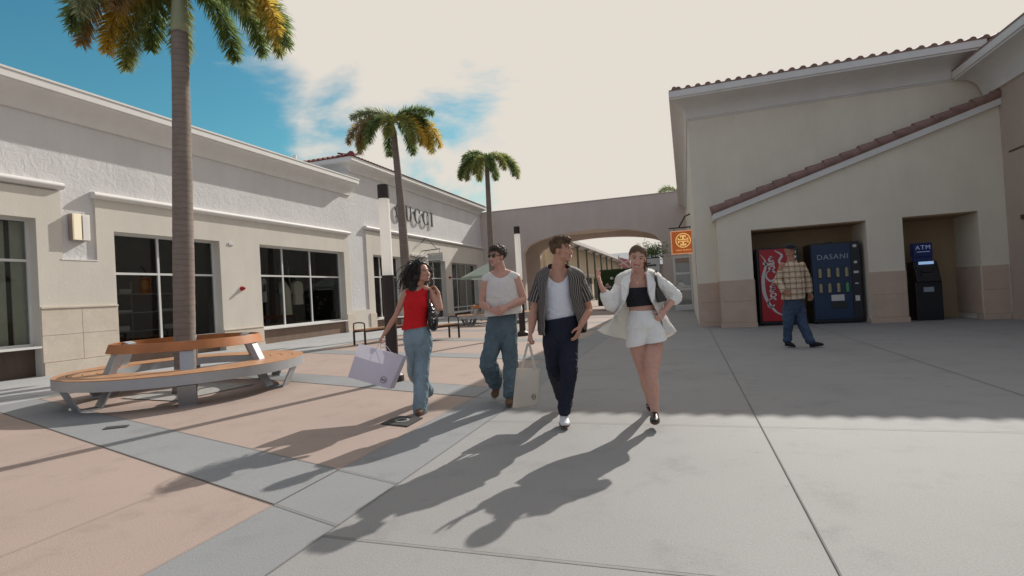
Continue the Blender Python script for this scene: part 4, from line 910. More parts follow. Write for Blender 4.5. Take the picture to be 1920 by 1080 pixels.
# small bunting-like cloth far in the lane
fl = J(1160, 490, 44)
fg = empty('lane_flag', flat(fl), 'small pink and white flag on a pole far down the lane', 'flag')
mat('flag_pink', (.45, .20, .24), .7, .2, 3.)
m = MB(); m.tube([flat(fl), fl+Vector((0, 0, .5))], .03, 6); m.build('pole', 'steel', fg)
m = MB(); m.hexa([fl+Vector(q) for q in ((0, 0, -.4), (.9, 0, -.7), (.9, .03, -.7), (0, .03, -.4), (0, 0, .35), (.9, 0, .05), (.9, .03, .05), (0, .03, .35))]); m.build('cloth', 'flag_pink', fg)
m = MB(); m.bar(fl+Vector((.03, -.02, .2)), fl+Vector((.88, -.02, -.6)), .02, .12).bar(fl+Vector((.03, -.025, -.3)), fl+Vector((.88, -.025, 0)), .02, .1); m.build('cloth_cross', 'white_print', fg)
# ================================================================== people
mat('skin_tan', (.54, .29, .205), .52, .11, 30., sss=.12, spec=.35); mat('skin_light', (.60, .34, .26), .52, .10, 30., sss=.12, spec=.35); mat('skin_brown', (.42, .21, .14), .5, .08, 12., sss=.1, spec=.35)
mat('eye_white', (.75, .72, .70), .3, .02); mat('eye_dark', (.03, .02, .015), .2, .02); mat('lip', (.42, .12, .11), .4, .05); mat('teeth', (.78, .75, .70), .3, .02)
mat('hair_black', (.018, .013, .012), .5, .3, 20., spec=.5); mat('hair_dark', (.055, .036, .026), .5, .3, 20., spec=.5); mat('hair_brown', (.13, .082, .05), .6, .35, 25., spec=.2); mat('hair_blond', (.20, .13, .075), .45, .3, 20., spec=.5)
def denim(name, col):
    m = mat(name, col, .85, .28, 7., fine=.10, fs=160., bump=.0008, bs=300, stretch=(1, 1, .55)); return m
denim('denim_light', (.23, .31, .36)); denim('denim_mid', (.105, .155, .185)); denim('denim_dark', (.045, .075, .13))
mat('red_knit', (.62, .008, .012), .8, .06, 10., bump=.0008, bs=350, stretch=(1, 1, .2)); mat('white_knit', (.74, .71, .67), .85, .05, 10., bump=.0012, bs=260); mat('white_cotton', (.76, .76, .80), .8, .03, 10., bump=.0006, bs=300)
mat('navy_cloth', (.010, .013, .028), .8, .2, 8.); mat('black_cloth', (.010, .011, .017), .75, .1, 8.); mat('linen', (.84, .83, .79), .8, .04, 12., bump=.0008, bs=250, trans=.28)
mat('linen_solid', (.84, .83, .80), .8, .04, 12., bump=.0008, bs=250)
mat('black_leather', (.012, .012, .013), .3, .2, 10., spec=.6); mat('brown_suede', (.16, .095, .055), .8, .15, 20.); mat('sneaker_white', (.72, .72, .72), .5, .04); mat('sole_brown', (.12, .06, .04), .6); mat('sole_pale', (.55, .53, .50), .6)
mat('paper_white', (.70, .67, .74), .55, .03, 4., bump=.001, bs=12, trans=.22); mat('print_dark', (.06, .045, .05), .5); mat('canvas', (.70, .63, .53), .85, .05, 8., bump=.0008, bs=250, trans=.2)
mat('gold', (.75, .55, .28), .25, .03, metal=1.); mat('sock', (.55, .55, .55), .8)
# striped shirt (stripes follow the cloth's own UVs)
def striped(name, base, line, n, wd):
    m = mat(name, base, .75, .05, 10.); t = m.node_tree; b = t.nodes['Principled BSDF']
    uv = N(t, 'ShaderNodeUVMap'); sx = N(t, 'ShaderNodeSeparateXYZ'); t.links.new(uv.outputs[0], sx.inputs[0])
    mu = N(t, 'ShaderNodeMath', operation='MULTIPLY'); mu.inputs[1].default_value = n; t.links.new(sx.outputs['X'], mu.inputs[0])
    fr = N(t, 'ShaderNodeMath', operation='FRACT'); t.links.new(mu.outputs[0], fr.inputs[0])
    lt = N(t, 'ShaderNodeMath', operation='LESS_THAN'); lt.inputs[1].default_value = wd; t.links.new(fr.outputs[0], lt.inputs[0])
    mxx = N(t, 'ShaderNodeMix', data_type='RGBA'); t.links.new(lt.outputs[0], mxx.inputs[0]); mxx.inputs[6].default_value = (*base, 1); mxx.inputs[7].default_value = (*line, 1)
    t.links.new(mxx.outputs[2], b.inputs['Base Color']); return m
striped('striped_cloth', (.040, .034, .033), (.34, .31, .28), 52, .24)
def plaid():
    m = mat('plaid_cloth', (.48, .36, .22), .8, .05, 10.); t = m.node_tree; b = t.nodes['Principled BSDF']
    g = N(t, 'ShaderNodeTexCoord'); sx = N(t, 'ShaderNodeSeparateXYZ'); t.links.new(g.outputs['Object'], sx.inputs[0])
    def line(sock, fq, off, wd):
        a = N(t, 'ShaderNodeMath', operation='MULTIPLY_ADD'); a.inputs[1].default_value = fq; a.inputs[2].default_value = off; t.links.new(sock, a.inputs[0])
        f = N(t, 'ShaderNodeMath', operation='FRACT'); t.links.new(a.outputs[0], f.inputs[0]); l = N(t, 'ShaderNodeMath', operation='LESS_THAN'); l.inputs[1].default_value = wd; t.links.new(f.outputs[0], l.inputs[0]); return l.outputs[0]
    cur = None; col = (.50, .38, .24, 1)
    prev = None
    for i, (sk, fq, off, wd, c) in enumerate((('Z', 10, .1, .45, (.62, .50, .36, 1)), ('X', 10, .0, .45, (.60, .46, .31, 1)), ('Z', 10, .35, .20, (.20, .13, .10, 1)), ('X', 10, .3, .20, (.21, .14, .11, 1)), ('Z', 10, .8, .07, (.72, .66, .55, 1)))):
        mm = N(t, 'ShaderNodeMix', data_type='RGBA'); ln = line(sx.outputs[sk], fq, off, wd)
        k = N(t, 'ShaderNodeMath', operation='MULTIPLY'); k.inputs[1].default_value = .75; t.links.new(ln, k.inputs[0]); t.links.new(k.outputs[0], mm.inputs[0])
        if prev: t.links.new(prev, mm.inputs[6])
        else: mm.inputs[6].default_value = col
        mm.inputs[7].default_value = c; prev = mm.outputs[2]
    t.links.new(prev, b.inputs['Base Color'])
plaid()
# ---- volume builder: overlapping closed lofts fused by a voxel remesh
def crm(P, R, k=6):
    """Catmull-Rom through points P with radii R [(a,b)]"""
    P = [Vector(p) for p in P]; R = [Vector((r, r, 0)) if not isinstance(r, (tuple, list)) else Vector((r[0], r[1], 0)) for r in R]
    return catm(P, k), catm(R, k)
def loft(mb, P, R, side, n=20, k=6, cap=True):
    """ellipse sections: a along 'side', b across"""
    pts, rr = crm(P, R, k); side = Vector(side).normalized(); vs = []; fs = []; N_ = len(pts)
    secs = []
    for i, p in enumerate(pts):
        t = (pts[min(i+1, N_-1)]-pts[max(i-1, 0)]).normalized(); s = (side-t*side.dot(t)); s = s.normalized() if s.length > 1e-3 else t.orthogonal().normalized(); f = t.cross(s)
        secs.append((p, s, f, max(rr[i].x, .002), max(rr[i].y, .002), t))
    out_ = []
    if cap:
        p, s, f, a, b, t = secs[0]; q = min(a, b)
        for u in (.98, .8, .45): out_.append((p-t*q*u*.9, s, f, a*math.sqrt(1-u*u), b*math.sqrt(1-u*u)))
    out_ += [x[:5] for x in secs]
    if cap:
        p, s, f, a, b, t = secs[-1]; q = min(a, b)
        for u in (.45, .8, .98): out_.append((p+t*q*u*.9, s, f, a*math.sqrt(1-u*u), b*math.sqrt(1-u*u)))
    for (p, s, f, a, b) in out_:
        for j in range(n): an = 2*pi*j/n; vs.append(p+s*a*cos(an)+f*b*sin(an))
    m_ = len(out_)
    for i in range(m_-1):
        for j in range(n): q = (j+1) % n; fs.append((i*n+j, i*n+q, (i+1)*n+q, (i+1)*n+j))
    fs.append(tuple(range(n))[::-1]); fs.append(tuple((m_-1)*n+j for j in range(n)))
    mb.add(vs, fs)
def fuse(mb, name, m, parent, voxel=.006, smooth=4, fold=None, cut=None, thick=0, fac=.5):
    me = bpy.data.meshes.new(name); me.from_pydata([tuple(v) for v in mb.v], [], mb.f); me.update()
    bm = bmesh.new(); bm.from_mesh(me); bmesh.ops.recalc_face_normals(bm, faces=bm.faces); bm.to_mesh(me); bm.free()
    o = bpy.data.objects.new(name, me); C.objects.link(o)
    r = o.modifiers.new('r', 'REMESH'); r.mode = 'VOXEL'; r.voxel_size = voxel; r.adaptivity = 0
    s = o.modifiers.new('s', 'SMOOTH'); s.iterations = smooth; s.factor = fac
    dg = bpy.context.evaluated_depsgraph_get(); me2 = bpy.data.meshes.new_from_object(o.evaluated_get(dg)); bpy.data.objects.remove(o)
    me2.name = name; me2.materials.clear()
    if fold:
        co_ = [v.co.copy() for v in me2.vertices]; nn = [v.normal.copy() for v in me2.vertices]
        for v, c, n_ in zip(me2.vertices, co_, nn): v.co = c+n_*fold(c, n_)
    if cut:
        bm = bmesh.new(); bm.from_mesh(me2)
        for (p, n_) in cut.get('planes', []):       # remove the side the normal points to
            bmesh.ops.bisect_plane(bm, geom=bm.verts[:]+bm.edges[:]+bm.faces[:], plane_co=p, plane_no=n_, clear_outer=True)
        for fn in cut.get('del', []):
            bad = [f for f in bm.faces if fn(f.calc_center_median())]
            bmesh.ops.delete(bm, geom=bad, context='FACES')
        # soften ragged rims
        for _ in range(10):
            new = {}
            for v in bm.verts:
                be = [e for e in v.link_edges if e.is_boundary]
                if len(be) == 2: new[v] = (be[0].other_vert(v).co+be[1].other_vert(v).co)*.25+v.co*.5
            for v, c in new.items(): v.co = c
        bm.to_mesh(me2); bm.free()
    ob = link(name, me2, m, parent, True)
    return ob
def folds(amp, fx=9., fz=9., seed=0, zones=None, base=.35):
    sv = Vector((seed*3.1, seed*1.7, seed*.9))
    def f(c, n_):
        k = base
        if zones:
            for (z, wd, g_) in zones: k += g_*math.exp(-((c.z-z)/wd)**2)
        q = Vector((c.x*fx, c.y*fx, c.z*fz))+sv
        a = mn.noise(q); r = 1-abs(mn.noise(q*1.7+Vector((5, 2, 1))))*2.4; r2 = 1-abs(mn.noise(q*3.6+Vector((1, 7, 3))))*3.0
        return amp*k*(a*.6+r*.55+r2*.28)
    return f
def grid_shell(rows, name, m, parent, th=.006, ku=8, kv=8, fold=None, flip=False):
    """rows of control points -> smooth sheet with thickness and UVs"""
    rr = [catm(r, ku) for r in rows]; W = len(rr[0]); cols = [catm([r[i] for r in rr], kv) for i in range(W)]; H_ = len(cols[0])
    bm = bmesh.new(); uvl = bm.loops.layers.uv.new('UVMap'); V = [[bm.verts.new(cols[i][j]) for i in range(W)] for j in range(H_)]
    for j in range(H_-1):
        for i in range(W-1):
            f = bm.faces.new((V[j][i], V[j][i+1], V[j+1][i+1], V[j+1][i]))
            for l, (a, b) in zip(f.loops, ((i, j), (i+1, j), (i+1, j+1), (i, j+1))): l[uvl].uv = (a/(W-1), b/(H_-1))
    bm.normal_update()
    if fold:
        for v in bm.verts: v['_'] if False else None
        mv = [(v, v.co+v.normal*fold(v.co, v.normal)) for v in bm.verts]
        for v, c in mv: v.co = c
    me = bpy.data.meshes.new(name); bm.to_mesh(me); bm.free(); o = link(name, me, m, parent, True)
    md = o.modifiers.new('thick', 'SOLIDIFY'); md.thickness = th; md.offset = 0
    return o
def hand(mb, wr, d, n_, t_, s=1., curl=.5, spread=.12, thumb=.6, cf=None):
    """wrist, finger direction, palm normal, thumb side"""
    wr = Vector(wr); d = Vector(d).normalized(); n_ = Vector(n_); n_ = (n_-d*n_.dot(d)).normalized(); t = d.cross(n_); t = t if t.dot(Vector(t_)) > 0 else -t
    loft(mb, [wr-d*.02*s, wr+d*.03*s, wr+d*.085*s], [(.024*s, .017*s), (.036*s, .016*s), (.038*s, .013*s)], t, 14, 4)
    for i, (o, L) in enumerate(((.030, .072), (.010, .080), (-.011, .074), (-.031, .058))):
        c = (cf[i] if cf else curl); root = wr+d*(.082-.004*abs(i-1.2))*s+t*o*s; P = [root-d*.01*s]; a = c*.6; p = root
        sp = t*(o/.03*spread)
        for q in (.45, .32, .23):
            dr = ((d+sp).normalized()*cos(a)+n_*sin(a)).normalized(); p = p+dr*L*q*s; P.append(p.copy()); a += c*1.0
        loft(mb, P, [.0088*s, .0085*s, .0078*s, .0066*s], t, 10, 4)
    root = wr+d*.022*s+t*.026*s; dr = (t*thumb+d*.75+n_*.35).normalized(); p1 = root+dr*.036*s; p2 = p1+(dr+d*.35+n_*.2).normalized()*.030*s; p3 = p2+(d+n_*.4).normalized()*.022*s
    loft(mb, [root-dr*.01*s, p1, p2, p3], [.0125*s, .011*s, .0095*s, .0075*s], n_, 10, 4)
class Head:
    def __init__(s, c, face, up, size=1.): 
        s.c = Vector(c); s.f = Vector(face).normalized(); u = Vector(up); s.u = (u-s.f*u.dot(s.f)).normalized(); s.r = s.f.cross(s.u); s.k = size
    def P(s, x, y, z): return s.c+(s.r*x+s.f*y+s.u*z)*s.k      # x: the person's right-hand side of the picture frame, y: towards the face, z: up
    def M(s): return Matrix((( s.r.x, s.f.x, s.u.x), (s.r.y, s.f.y, s.u.y), (s.r.z, s.f.z, s.u.z)))
    def ell(s, mb, x, y, z, a, b, c, n=18, m=12): mb.ell(s.P(x, y, z), (a*s.k, b*s.k, c*s.k), n, m, s.M())
    def shape(s, mb, masc=0.):
        E = s.ell
        E(mb, 0, -.012, .035, .073, .093, .080, 24, 16)            # cranium
        E(mb, 0, .022, -.012, .062, .066, .078)                   # face mass
        E(mb, 0, .040, -.058, .046+.006*masc, .045, .045)         # jaw
        E(mb, 0, .068, -.090, .021+.004*masc, .018, .017)         # chin
        E(mb, 0, .074, .026, .046, .016, .014+.002*masc)           # brow
        for q in (1, -1):
            E(mb, q*.038, .058, -.022, .023, .023, .021)           # cheek
            E(mb, q*.046, .018, -.062, .018+.004*masc, .032, .024)   # jaw corner
            E(mb, q*.073, -.008, -.008, .008, .020, .031, 12, 8)     # ear
            E(mb, q*.012, .091, -.036, .009, .012, .008, 10, 8)     # nostril wing
        loft(mb, [s.P(0, .080, .016), s.P(0, .092, -.008), s.P(0, .107, -.033)], [(.009*s.k, .010*s.k), (.009*s.k, .010*s.k), (.011*s.k, .010*s.k)], s.r, 12, 4)
        E(mb, 0, .081, -.058, .024, .012, .016)                    # mouth mound
    def features(s, parent, smile=1., brow='hair_dark', glasses=False):
        mb = MB(); mi = MB(); br = MB()
        for q in (1, -1):
            if not glasses:
                s.ell(mb, q*.030, .0735, .010, .0125, .009, .0052, 12, 8); s.ell(mi, q*.030, .0795, .010, .0058, .0045, .0052, 10, 8)
                P = [s.P(q*.014, .0805, .0125), s.P(q*.030, .0855, .0165), s.P(q*.046, .0735, .0115)]; mi.tube(catm(P, 4), .0016*s.k, 6)
            P = [s.P(q*.012, .090, .029), s.P(q*.030, .0895, .036), s.P(q*.052, .0725, .030)]; br.tube(catm(P, 4), [.0026*s.k]*9, 6)
        if not glasses: mb.build('eyes', 'eye_white', parent, smooth=True); mi.build('irises', 'eye_dark', parent, smooth=True)
        br.build('eyebrows', brow, parent, smooth=True)
        z0 = -.060; up_ = .010*smile
        m = MB(); T = [s.P(x, .0945-abs(x)**2*9., z0+.004+up_*(abs(x)/.026)**2) for x in (-.026, -.018, -.009, 0, .009, .018, .026)]; m.tube(T, [.0015*s.k, .003*s.k, .0036*s.k, .0036*s.k, .0036*s.k, .003*s.k, .0015*s.k], 8)
        B = [s.P(x, .0935-abs(x)**2*9., z0-.010*smile-.002+(up_+.011*smile)*(abs(x)/.026)**2) for x in (-.026, -.018, -.009, 0, .009, .018, .026)]; m.tube(B, [.0015*s.k, .0034*s.k, .004*s.k, .004*s.k, .004*s.k, .0034*s.k, .0015*s.k], 8)
        m.build('lips', 'lip', parent, smooth=True)
        m = MB(); vs = []
        for x in (-.022, -.011, 0, .011, .022): vs += [s.P(x, .0945-abs(x)**2*9., z0+.003+up_*(abs(x)/.026)**2), s.P(x, .0935-abs(x)**2*9., z0-.009*smile+(up_+.009*smile)*(abs(x)/.026)**2)]
        n0 = len(vs); vs += [v-s.f*.01 for v in vs]; m.add(vs, [(2*i, 2*i+1, 2*i+3, 2*i+2) for i in range(4)]+[(n0+2*i, n0+2*i+2, n0+2*i+3, n0+2*i+1) for i in range(4)]+[(0, n0, n0+1, 1), (8, 9, n0+9, n0+8)]+[(2*i, 2*i+2, n0+2*i+2, n0+2*i) for i in range(4)]+[(2*i+1, n0+2*i+1, n0+2*i+3, 2*i+3) for i in range(4)]); m.build('teeth', 'teeth', parent)
def strand_hair(H, name, mt, parent, roots, L, rad, curl, fall, rnd, nseg=8, out_=.5, side=6, tight=(.012, 5.), bias=Vector((0, 0, 0))):
    """locks from root directions on the scalp; each a thin tube"""
    mb = MB()
    for (x, y, z) in roots:
        d = Vector((x/.073, (y+.012)/.093, (z-.035)/.08)).normalized(); p = H.P(d.x*.074, -.012+d.y*.094, .035+d.z*.081)
        D = (H.r*d.x+H.f*d.y+H.u*d.z); l = L*rnd.uniform(.75, 1.15); pts = []; q = p-D*.006; dr = (D*out_+Vector((rnd.gauss(0, .3), rnd.gauss(0, .3), rnd.gauss(0, .3)))*curl).normalized()
        a0 = rnd.uniform(0, 6.28); w1 = D.orthogonal().normalized(); w2 = D.cross(w1)
        for k in range(nseg+1):
            t = k/nseg; pts.append(q+(w1*cos(a0+t*tight[1]*2*pi)+w2*sin(a0+t*tight[1]*2*pi))*tight[0]*min(1, t*3))
            dr = (dr+(Vector((0, 0, -1))*fall+bias)/nseg+Vector((rnd.gauss(0, 1), rnd.gauss(0, 1), rnd.gauss(0, 1)))*curl*.12).normalized(); q = q+dr*l/nseg
        mb.tube(pts, [rad*(1-.6*k/nseg) for k in range(nseg+1)], side)
    return mb
def scalp_pts(n, rnd, test):
    o = []
    while len(o) < n:
        v = Vector((rnd.gauss(0, 1), rnd.gauss(0, 1), rnd.gauss(0, 1))).normalized()
        if test(v): o.append((v.x*.073, v.y*.093-.012, v.z*.08+.035))
    return o
def cap_hair(H, name, mt, parent, test, grow=.010, fold_=.004, seed=1, extra=None, voxel=.004):
    mb = MB(); H.ell(mb, 0, -.014, .037, .073+grow, .093+grow, .080+grow, 28, 18)
    if extra: extra(mb)
    def dl(c):
        q = c-H.c; v = Vector((q.dot(H.r)/H.k, q.dot(H.f)/H.k, q.dot(H.u)/H.k)); return not test(v)
    return fuse(mb, name, mt, parent, voxel, 2, folds(fold_, 60, 60, seed, base=1.), {'del': [dl]})
def shoe(toe, heel, name, mt, sole, parent, up=(0, 0, 1), w_=.047, h=.085, collar=True, sname='sole'):
    """toe and heel points at sole level"""
    toe, heel, up = Vector(toe), Vector(heel), Vector(up); d = (toe-heel); L = d.length; d.normalize(); s = d.cross(up).normalized(); u = s.cross(d)
    mb = MB(); P = [heel+d*.03+u*.045, heel+d*.09*L/.28+u*.050, heel+d*.15*L/.28+u*.043, heel+d*.21*L/.28+u*.032, heel+d*(L-.028)+u*.026]
    loft(mb, P, [(w_*.70, .038), (w_*.78, .042), (w_*.86, .036), (w_, .026), (w_*.72, .019)], s, 18, 5)
    if collar: loft(mb, [heel+d*.055+u*.05, heel+d*.055+u*h], [(w_*.72, .045), (w_*.70, .042)], s, 16, 4)
    o = fuse(mb, name, mt, parent, .005, 3)
    mb = MB(); vs = []; n = 24; fs = []
    for z in (0, .022):
        for i in range(n):
            a = 2*pi*i/n; x = cos(a); y = sin(a); wd = w_*(1.0 if x > -.2 else .82)*(1.02); vs.append(heel+d*(L/2+x*L/2)+s*y*wd*(1-.12*abs(x)**3)+u*z)
    fs = [tuple(range(n))[::-1], tuple(range(n, 2*n))]+[(i, (i+1) % n, n+(i+1) % n, n+i) for i in range(n)]
    mb.add(vs, fs).build(sname, sole, o, bevel=.003)
    return o
VZ = Vector((0, 0, 1))
def limb(mb, a, b, c, R, side, k=6):
    """three joints with a swelling mid-segment"""
    a, b, c = Vector(a), Vector(b), Vector(c); loft(mb, [a, a.lerp(b, .5), b, b.lerp(c, .35), c], R, side, 18, k)

# ---------------------------------------------------------------- woman in red
def woman_red():
    D = 5.87; q = lambda x, y, d=0.: J(x, y, D+d)
    p = empty('person', flat(q(787, 774)), 'woman with long curly black hair in red sleeveless top and wide jeans, laughing', 'person')
    sk = MB(); t = .15
    nb, SL, SR = q(783, 541, t), q(759, 549, t), q(809, 547, t); side = (SR-SL).normalized()
    hc = q(791, 512, t-.02); face = (rgt*.78-fwd*.55+VZ*.16); H = Head(hc, face, VZ+rgt*-.12, 1.0); H.shape(sk)
    loft(sk, [q(781, 552, t), q(784, 538, t), H.P(0, -.01, -.05)], [(.052, .05), (.047, .047), (.050, .052)], side, 18)
    # torso skin
    loft(sk, [q(783, 640, t), q(781, 612, t), q(779, 592, t), q(782, 567, t), q(783, 551, t), q(783, 543, t)], [(.15, .105), (.135, .095), (.115, .085), (.135, .095), (.13, .08), (.085, .06)], side, 24)
    loft(sk, [SL, q(771, 544, t), q(783, 541, t), q(796, 542, t), SR], [(.036, .036), (.042, .042), (.05, .045), (.042, .042), (.036, .036)], VZ, 16)
    eL, wL = q(742, 592, t-.03), q(720, 627, t-.08); limb(sk, SL+side*.012, eL, wL, [.042, .037, .029, .031, .020], side)
    hand(sk, wL, q(711, 641, t-.10)-wL, side*.6-VZ*.2, -fwd, .92, 1.25, 0, .5)
    eR, wR = q(825, 581, t-.10), q(822, 549, t-.02); limb(sk, SR-side*.012, eR, wR, [.042, .038, .031, .033, .020], side)
    hand(sk, wR, q(812, 534, t+.03)-wR, -side-fwd*.2, fwd, .92, .9, .03, .5)
    fuse(sk, 'body', 'skin_tan', p, .0045, 3)
    H.features(p, 1.3)
    # top
    g_ = MB(); loft(g_, [q(779, 618, t), q(779, 598, t), q(781, 572, t), q(783, 556, t), q(783, 546, t), q(783, 541, t)], [(.160, .124), (.132, .102), (.147, .112), (.140, .098), (.122, .078), (.10, .06)], side, 26)
    loft(g_, [q(764, 548, t), q(783, 545, t), q(803, 547, t)], [(.040, .045), (.052, .05), (.040, .045)], VZ, 16)
    for x in (771, 793): g_.ell(q(x, 568, t-.070), (.058, .052, .074))
    hem = q(779, 615, t); nbz = q(783, 546, t).z
    fuse(g_, 'top', 'red_knit', p, .006, 4, folds(.005, 8, 14, 2, [(hem.z, .05, .8)], .4), {'planes': [(hem, -VZ+side*.10)], 'del': [lambda c: c.z > nbz+9*((c-nb).dot(side))**2 and abs((c-nb).dot(side)) < .10]})
    # jeans: two wide legs
    j = MB(); loft(j, [q(779, 610, t), q(781, 622, t), q(784, 640, t), q(785, 652, t)], [(.132, .10), (.150, .115), (.162, .125), (.12, .10)], side, 24)
    hR, kR, aR = q(795, 645, t), q(790, 702, t-.08), q(788, 768, .0)
    loft(j, [q(794, 640, t), hR, hR.lerp(kR, .6), kR, kR.lerp(aR, .5), aR], [(.085, .10), (.090, .10), (.082, .085), (.078, .080), (.080, .090), (.078, .098)], side, 22)
    hL, kL, aL = q(774, 645, t), q(779, 700, t+.12), q(800, 732, .62)
    loft(j, [q(775, 640, t), hL, hL.lerp(kL, .6), kL, kL.lerp(aL, .5), aL], [(.085, .10), (.090, .10), (.084, .085), (.082, .085), (.085, .09), (.082, .098)], side, 22)
    w_ = q(779, 610, t)
    fuse(j, 'jeans', 'denim_light', p, .0065, 4, folds(.015, 10, 5, 4, [(kR.z, .12, .5), (aR.z+.05, .1, .6), (q(785, 652).z, .07, .6)], .35), {'planes': [(w_, VZ)]})
    b = MB(); loft(b, [q(779, 618, t), q(779, 614.5, t)], [(.150, .112), (.147, .11)], side, 28, cap=False); b.build('waistband', 'denim_light', p, smooth=True)
    shoe(q(785, 780, -.16), q(789, 768, .09), 'shoe', 'brown_suede', 'sole_brown', p, VZ, .042, .075)
    shoe(q(800, 746, .62), q(806, 727, .80), 'shoe', 'brown_suede', 'sole_brown', p, fwd*-.5+VZ*.6, .042, .07)
    c = MB(); ring = [q(783, 536, t)+ (side*cos(a)*.051+side.cross(VZ)*sin(a)*.051)-VZ*.006*sin(a) for a in [2*pi*i/20 for i in range(21)]]; c.tube(ring, .006, 6, False); c.build('choker', 'hair_dark', p)
    # hair
    rnd = random.Random(11)
    def ex(mb):
        for (x, y, z, r) in ((.045, -.10, .02, .085), (-.06, -.07, -.02, .075), (.0, -.13, -.08, .095), (.06, -.10, -.09, .07), (-.05, -.10, -.12, .065), (0, -.04, .075, .085), (.0, -.13, -.16, .07), (-.085, -.01, -.05, .04), (.075, -.03, -.04, .045), (.075, -.10, -.16, .05)): H.ell(mb, x, y, z, r, r*.9, r)
    cap_hair(H, 'hair', 'hair_black', p, lambda v: v.y < .058-.55*max(0, .02-v.z)-.0 and not (v.y > .035 and v.z < .085 and abs(v.x) < .052), .014, .014, 3, ex, .006)
    mb = strand_hair(H, 'curls', 'hair_black', p, scalp_pts(330, rnd, lambda v: v.y < .30 and (v.z > -.35 or v.y < -.1) and not (v.y > .1 and v.z < .5)), .21, .0042, .6, 3.2, rnd, 16, .8, 5, (.009, 3.2), fwd*.9)
    mb.build('hair_curls', 'hair_black', p, smooth=True)
    mb = strand_hair(H, 'c', 'hair_black', p, scalp_pts(190, rnd, lambda v: v.y < -.1 and v.z < .6), .38, .0045, .5, 2.4, rnd, 22, .9, 5, (.011, 4.5), fwd*2.2-rgt*.5); mb.build('hair_curls', 'hair_black', p, smooth=True)
    # shopping bag
    bg_ = empty('shopping_bag', q(705, 690, .1), 'large white paper shopping bag swinging from the hand of the woman in red', 'bag')
    A = [q(673, 645, -.02), q(757, 668, -.10), q(730, 729, -.14), q(652, 707, -.06)]; off = fwd*.15+VZ*.045
    TL, TR, BR, BL = A; m = MB(); cen = sum(A, Vector())/4
    def bilerp(u, v): return TL.lerp(TR, u).lerp(BL.lerp(BR, u), v)
    nrm = ((TR-TL).cross(BL-TL)).normalized(); nrm = nrm if nrm.dot(fwd) > 0 else -nrm; dep = nrm*.16
    vs = []; fs = []; n = 12
    for sgn in (0, 1):
        for i in range(n+1):
            for k in range(n+1):
                u, v = k/n, i/n; b_ = .010*sin(pi*u)*sin(pi*v)+.004*mn.noise(Vector((u*4, v*4, sgn*5))); inn = .30*(1-v) if sgn else 0
                c = bilerp(u, v)+dep*sgn*(1-.25*(1-v)); vs.append(c+nrm*(b_ if sgn else -b_))
    W = n+1
    for sgn in (0, 1):
        o = sgn*W*W
        for i in range(n):
            for k in range(n): a = o+i*W+k; fs.append((a, a+1, a+W+1, a+W))
    for i in range(n):
        for e in (0, n): a = i*W+e; b_ = W*W+a; fs.append((a, a+W, b_+W, b_))
    for k in range(n): a = n*W+k; fs.append((a, a+1, W*W+a+1, W*W+a))
    m.add(vs, fs); m.build('bag_body', 'paper_white', bg_, smooth=False)
    for sgn, sp in ((0, 0), (1, 1)):
        o = dep*.75*sgn; a, b_ = TL.lerp(TR, .40)+o, TL.lerp(TR, .64)+o; hh = q(714, 641, t-.13)+o*.15
        m = MB(); m.tube(catm([a, a.lerp(hh, .6)+rgt*-.005, hh, b_.lerp(hh, .6)+rgt*.012, b_], 6), .0035, 6); m.build('handle', 'paper_white', bg_)
    cc = bilerp(.80, .80)-nrm*.008; ux = (TR-TL).normalized(); uz = -(BL-TL).normalized(); uz = (uz-ux*uz.dot(ux)).normalized()
    m = MB(); m.tube([cc+ux*.034*cos(2*pi*i/28)+uz*.034*sin(2*pi*i/28) for i in range(29)], .0022, 5, False); m.build('logo_ring', 'print_dark', bg_)
    text('logo_text', 'AG', .036, cc-nrm*.001, Matrix(((ux.x, uz.x, -nrm.x), (ux.y, uz.y, -nrm.y), (ux.z, uz.z, -nrm.z))), 'print_dark', bg_, .001)
    # black shoulder bag
    sb = empty('shoulder_bag', q(811, 595, t), 'black shoulder bag with buckles under the arm of the woman in red', 'bag')
    m = MB(); loft(m, [q(806, 572, t), q(809, 585, t), q(812, 602, t), q(813, 615, t)], [(.025, .04), (.045, .09), (.055, .12), (.035, .10)], side, 20); fuse(m, 'bag_body', 'black_leather', sb, .006, 3, folds(.008, 20, 20, 6, base=1.))
    m = MB(); m.tube(catm([q(805, 541, t+.02), q(804, 548, t-.065), q(803, 565, t-.10), q(806, 590, t-.07)], 6), .010, 8).tube(catm([q(805, 541, t+.02), q(808, 552, t+.08), q(809, 575, t+.08), q(809, 590, t+.05)], 6), .010, 8); m.build('strap', 'black_leather', sb, smooth=True)
    m = MB()
    for (x, y) in ((810, 596), (813, 604), (809, 607), (815, 597)): m.ell(q(x, y, t-.115), (.006, .006, .012), 8, 6)
    m.build('buckles', 'steel', sb)
woman_red()
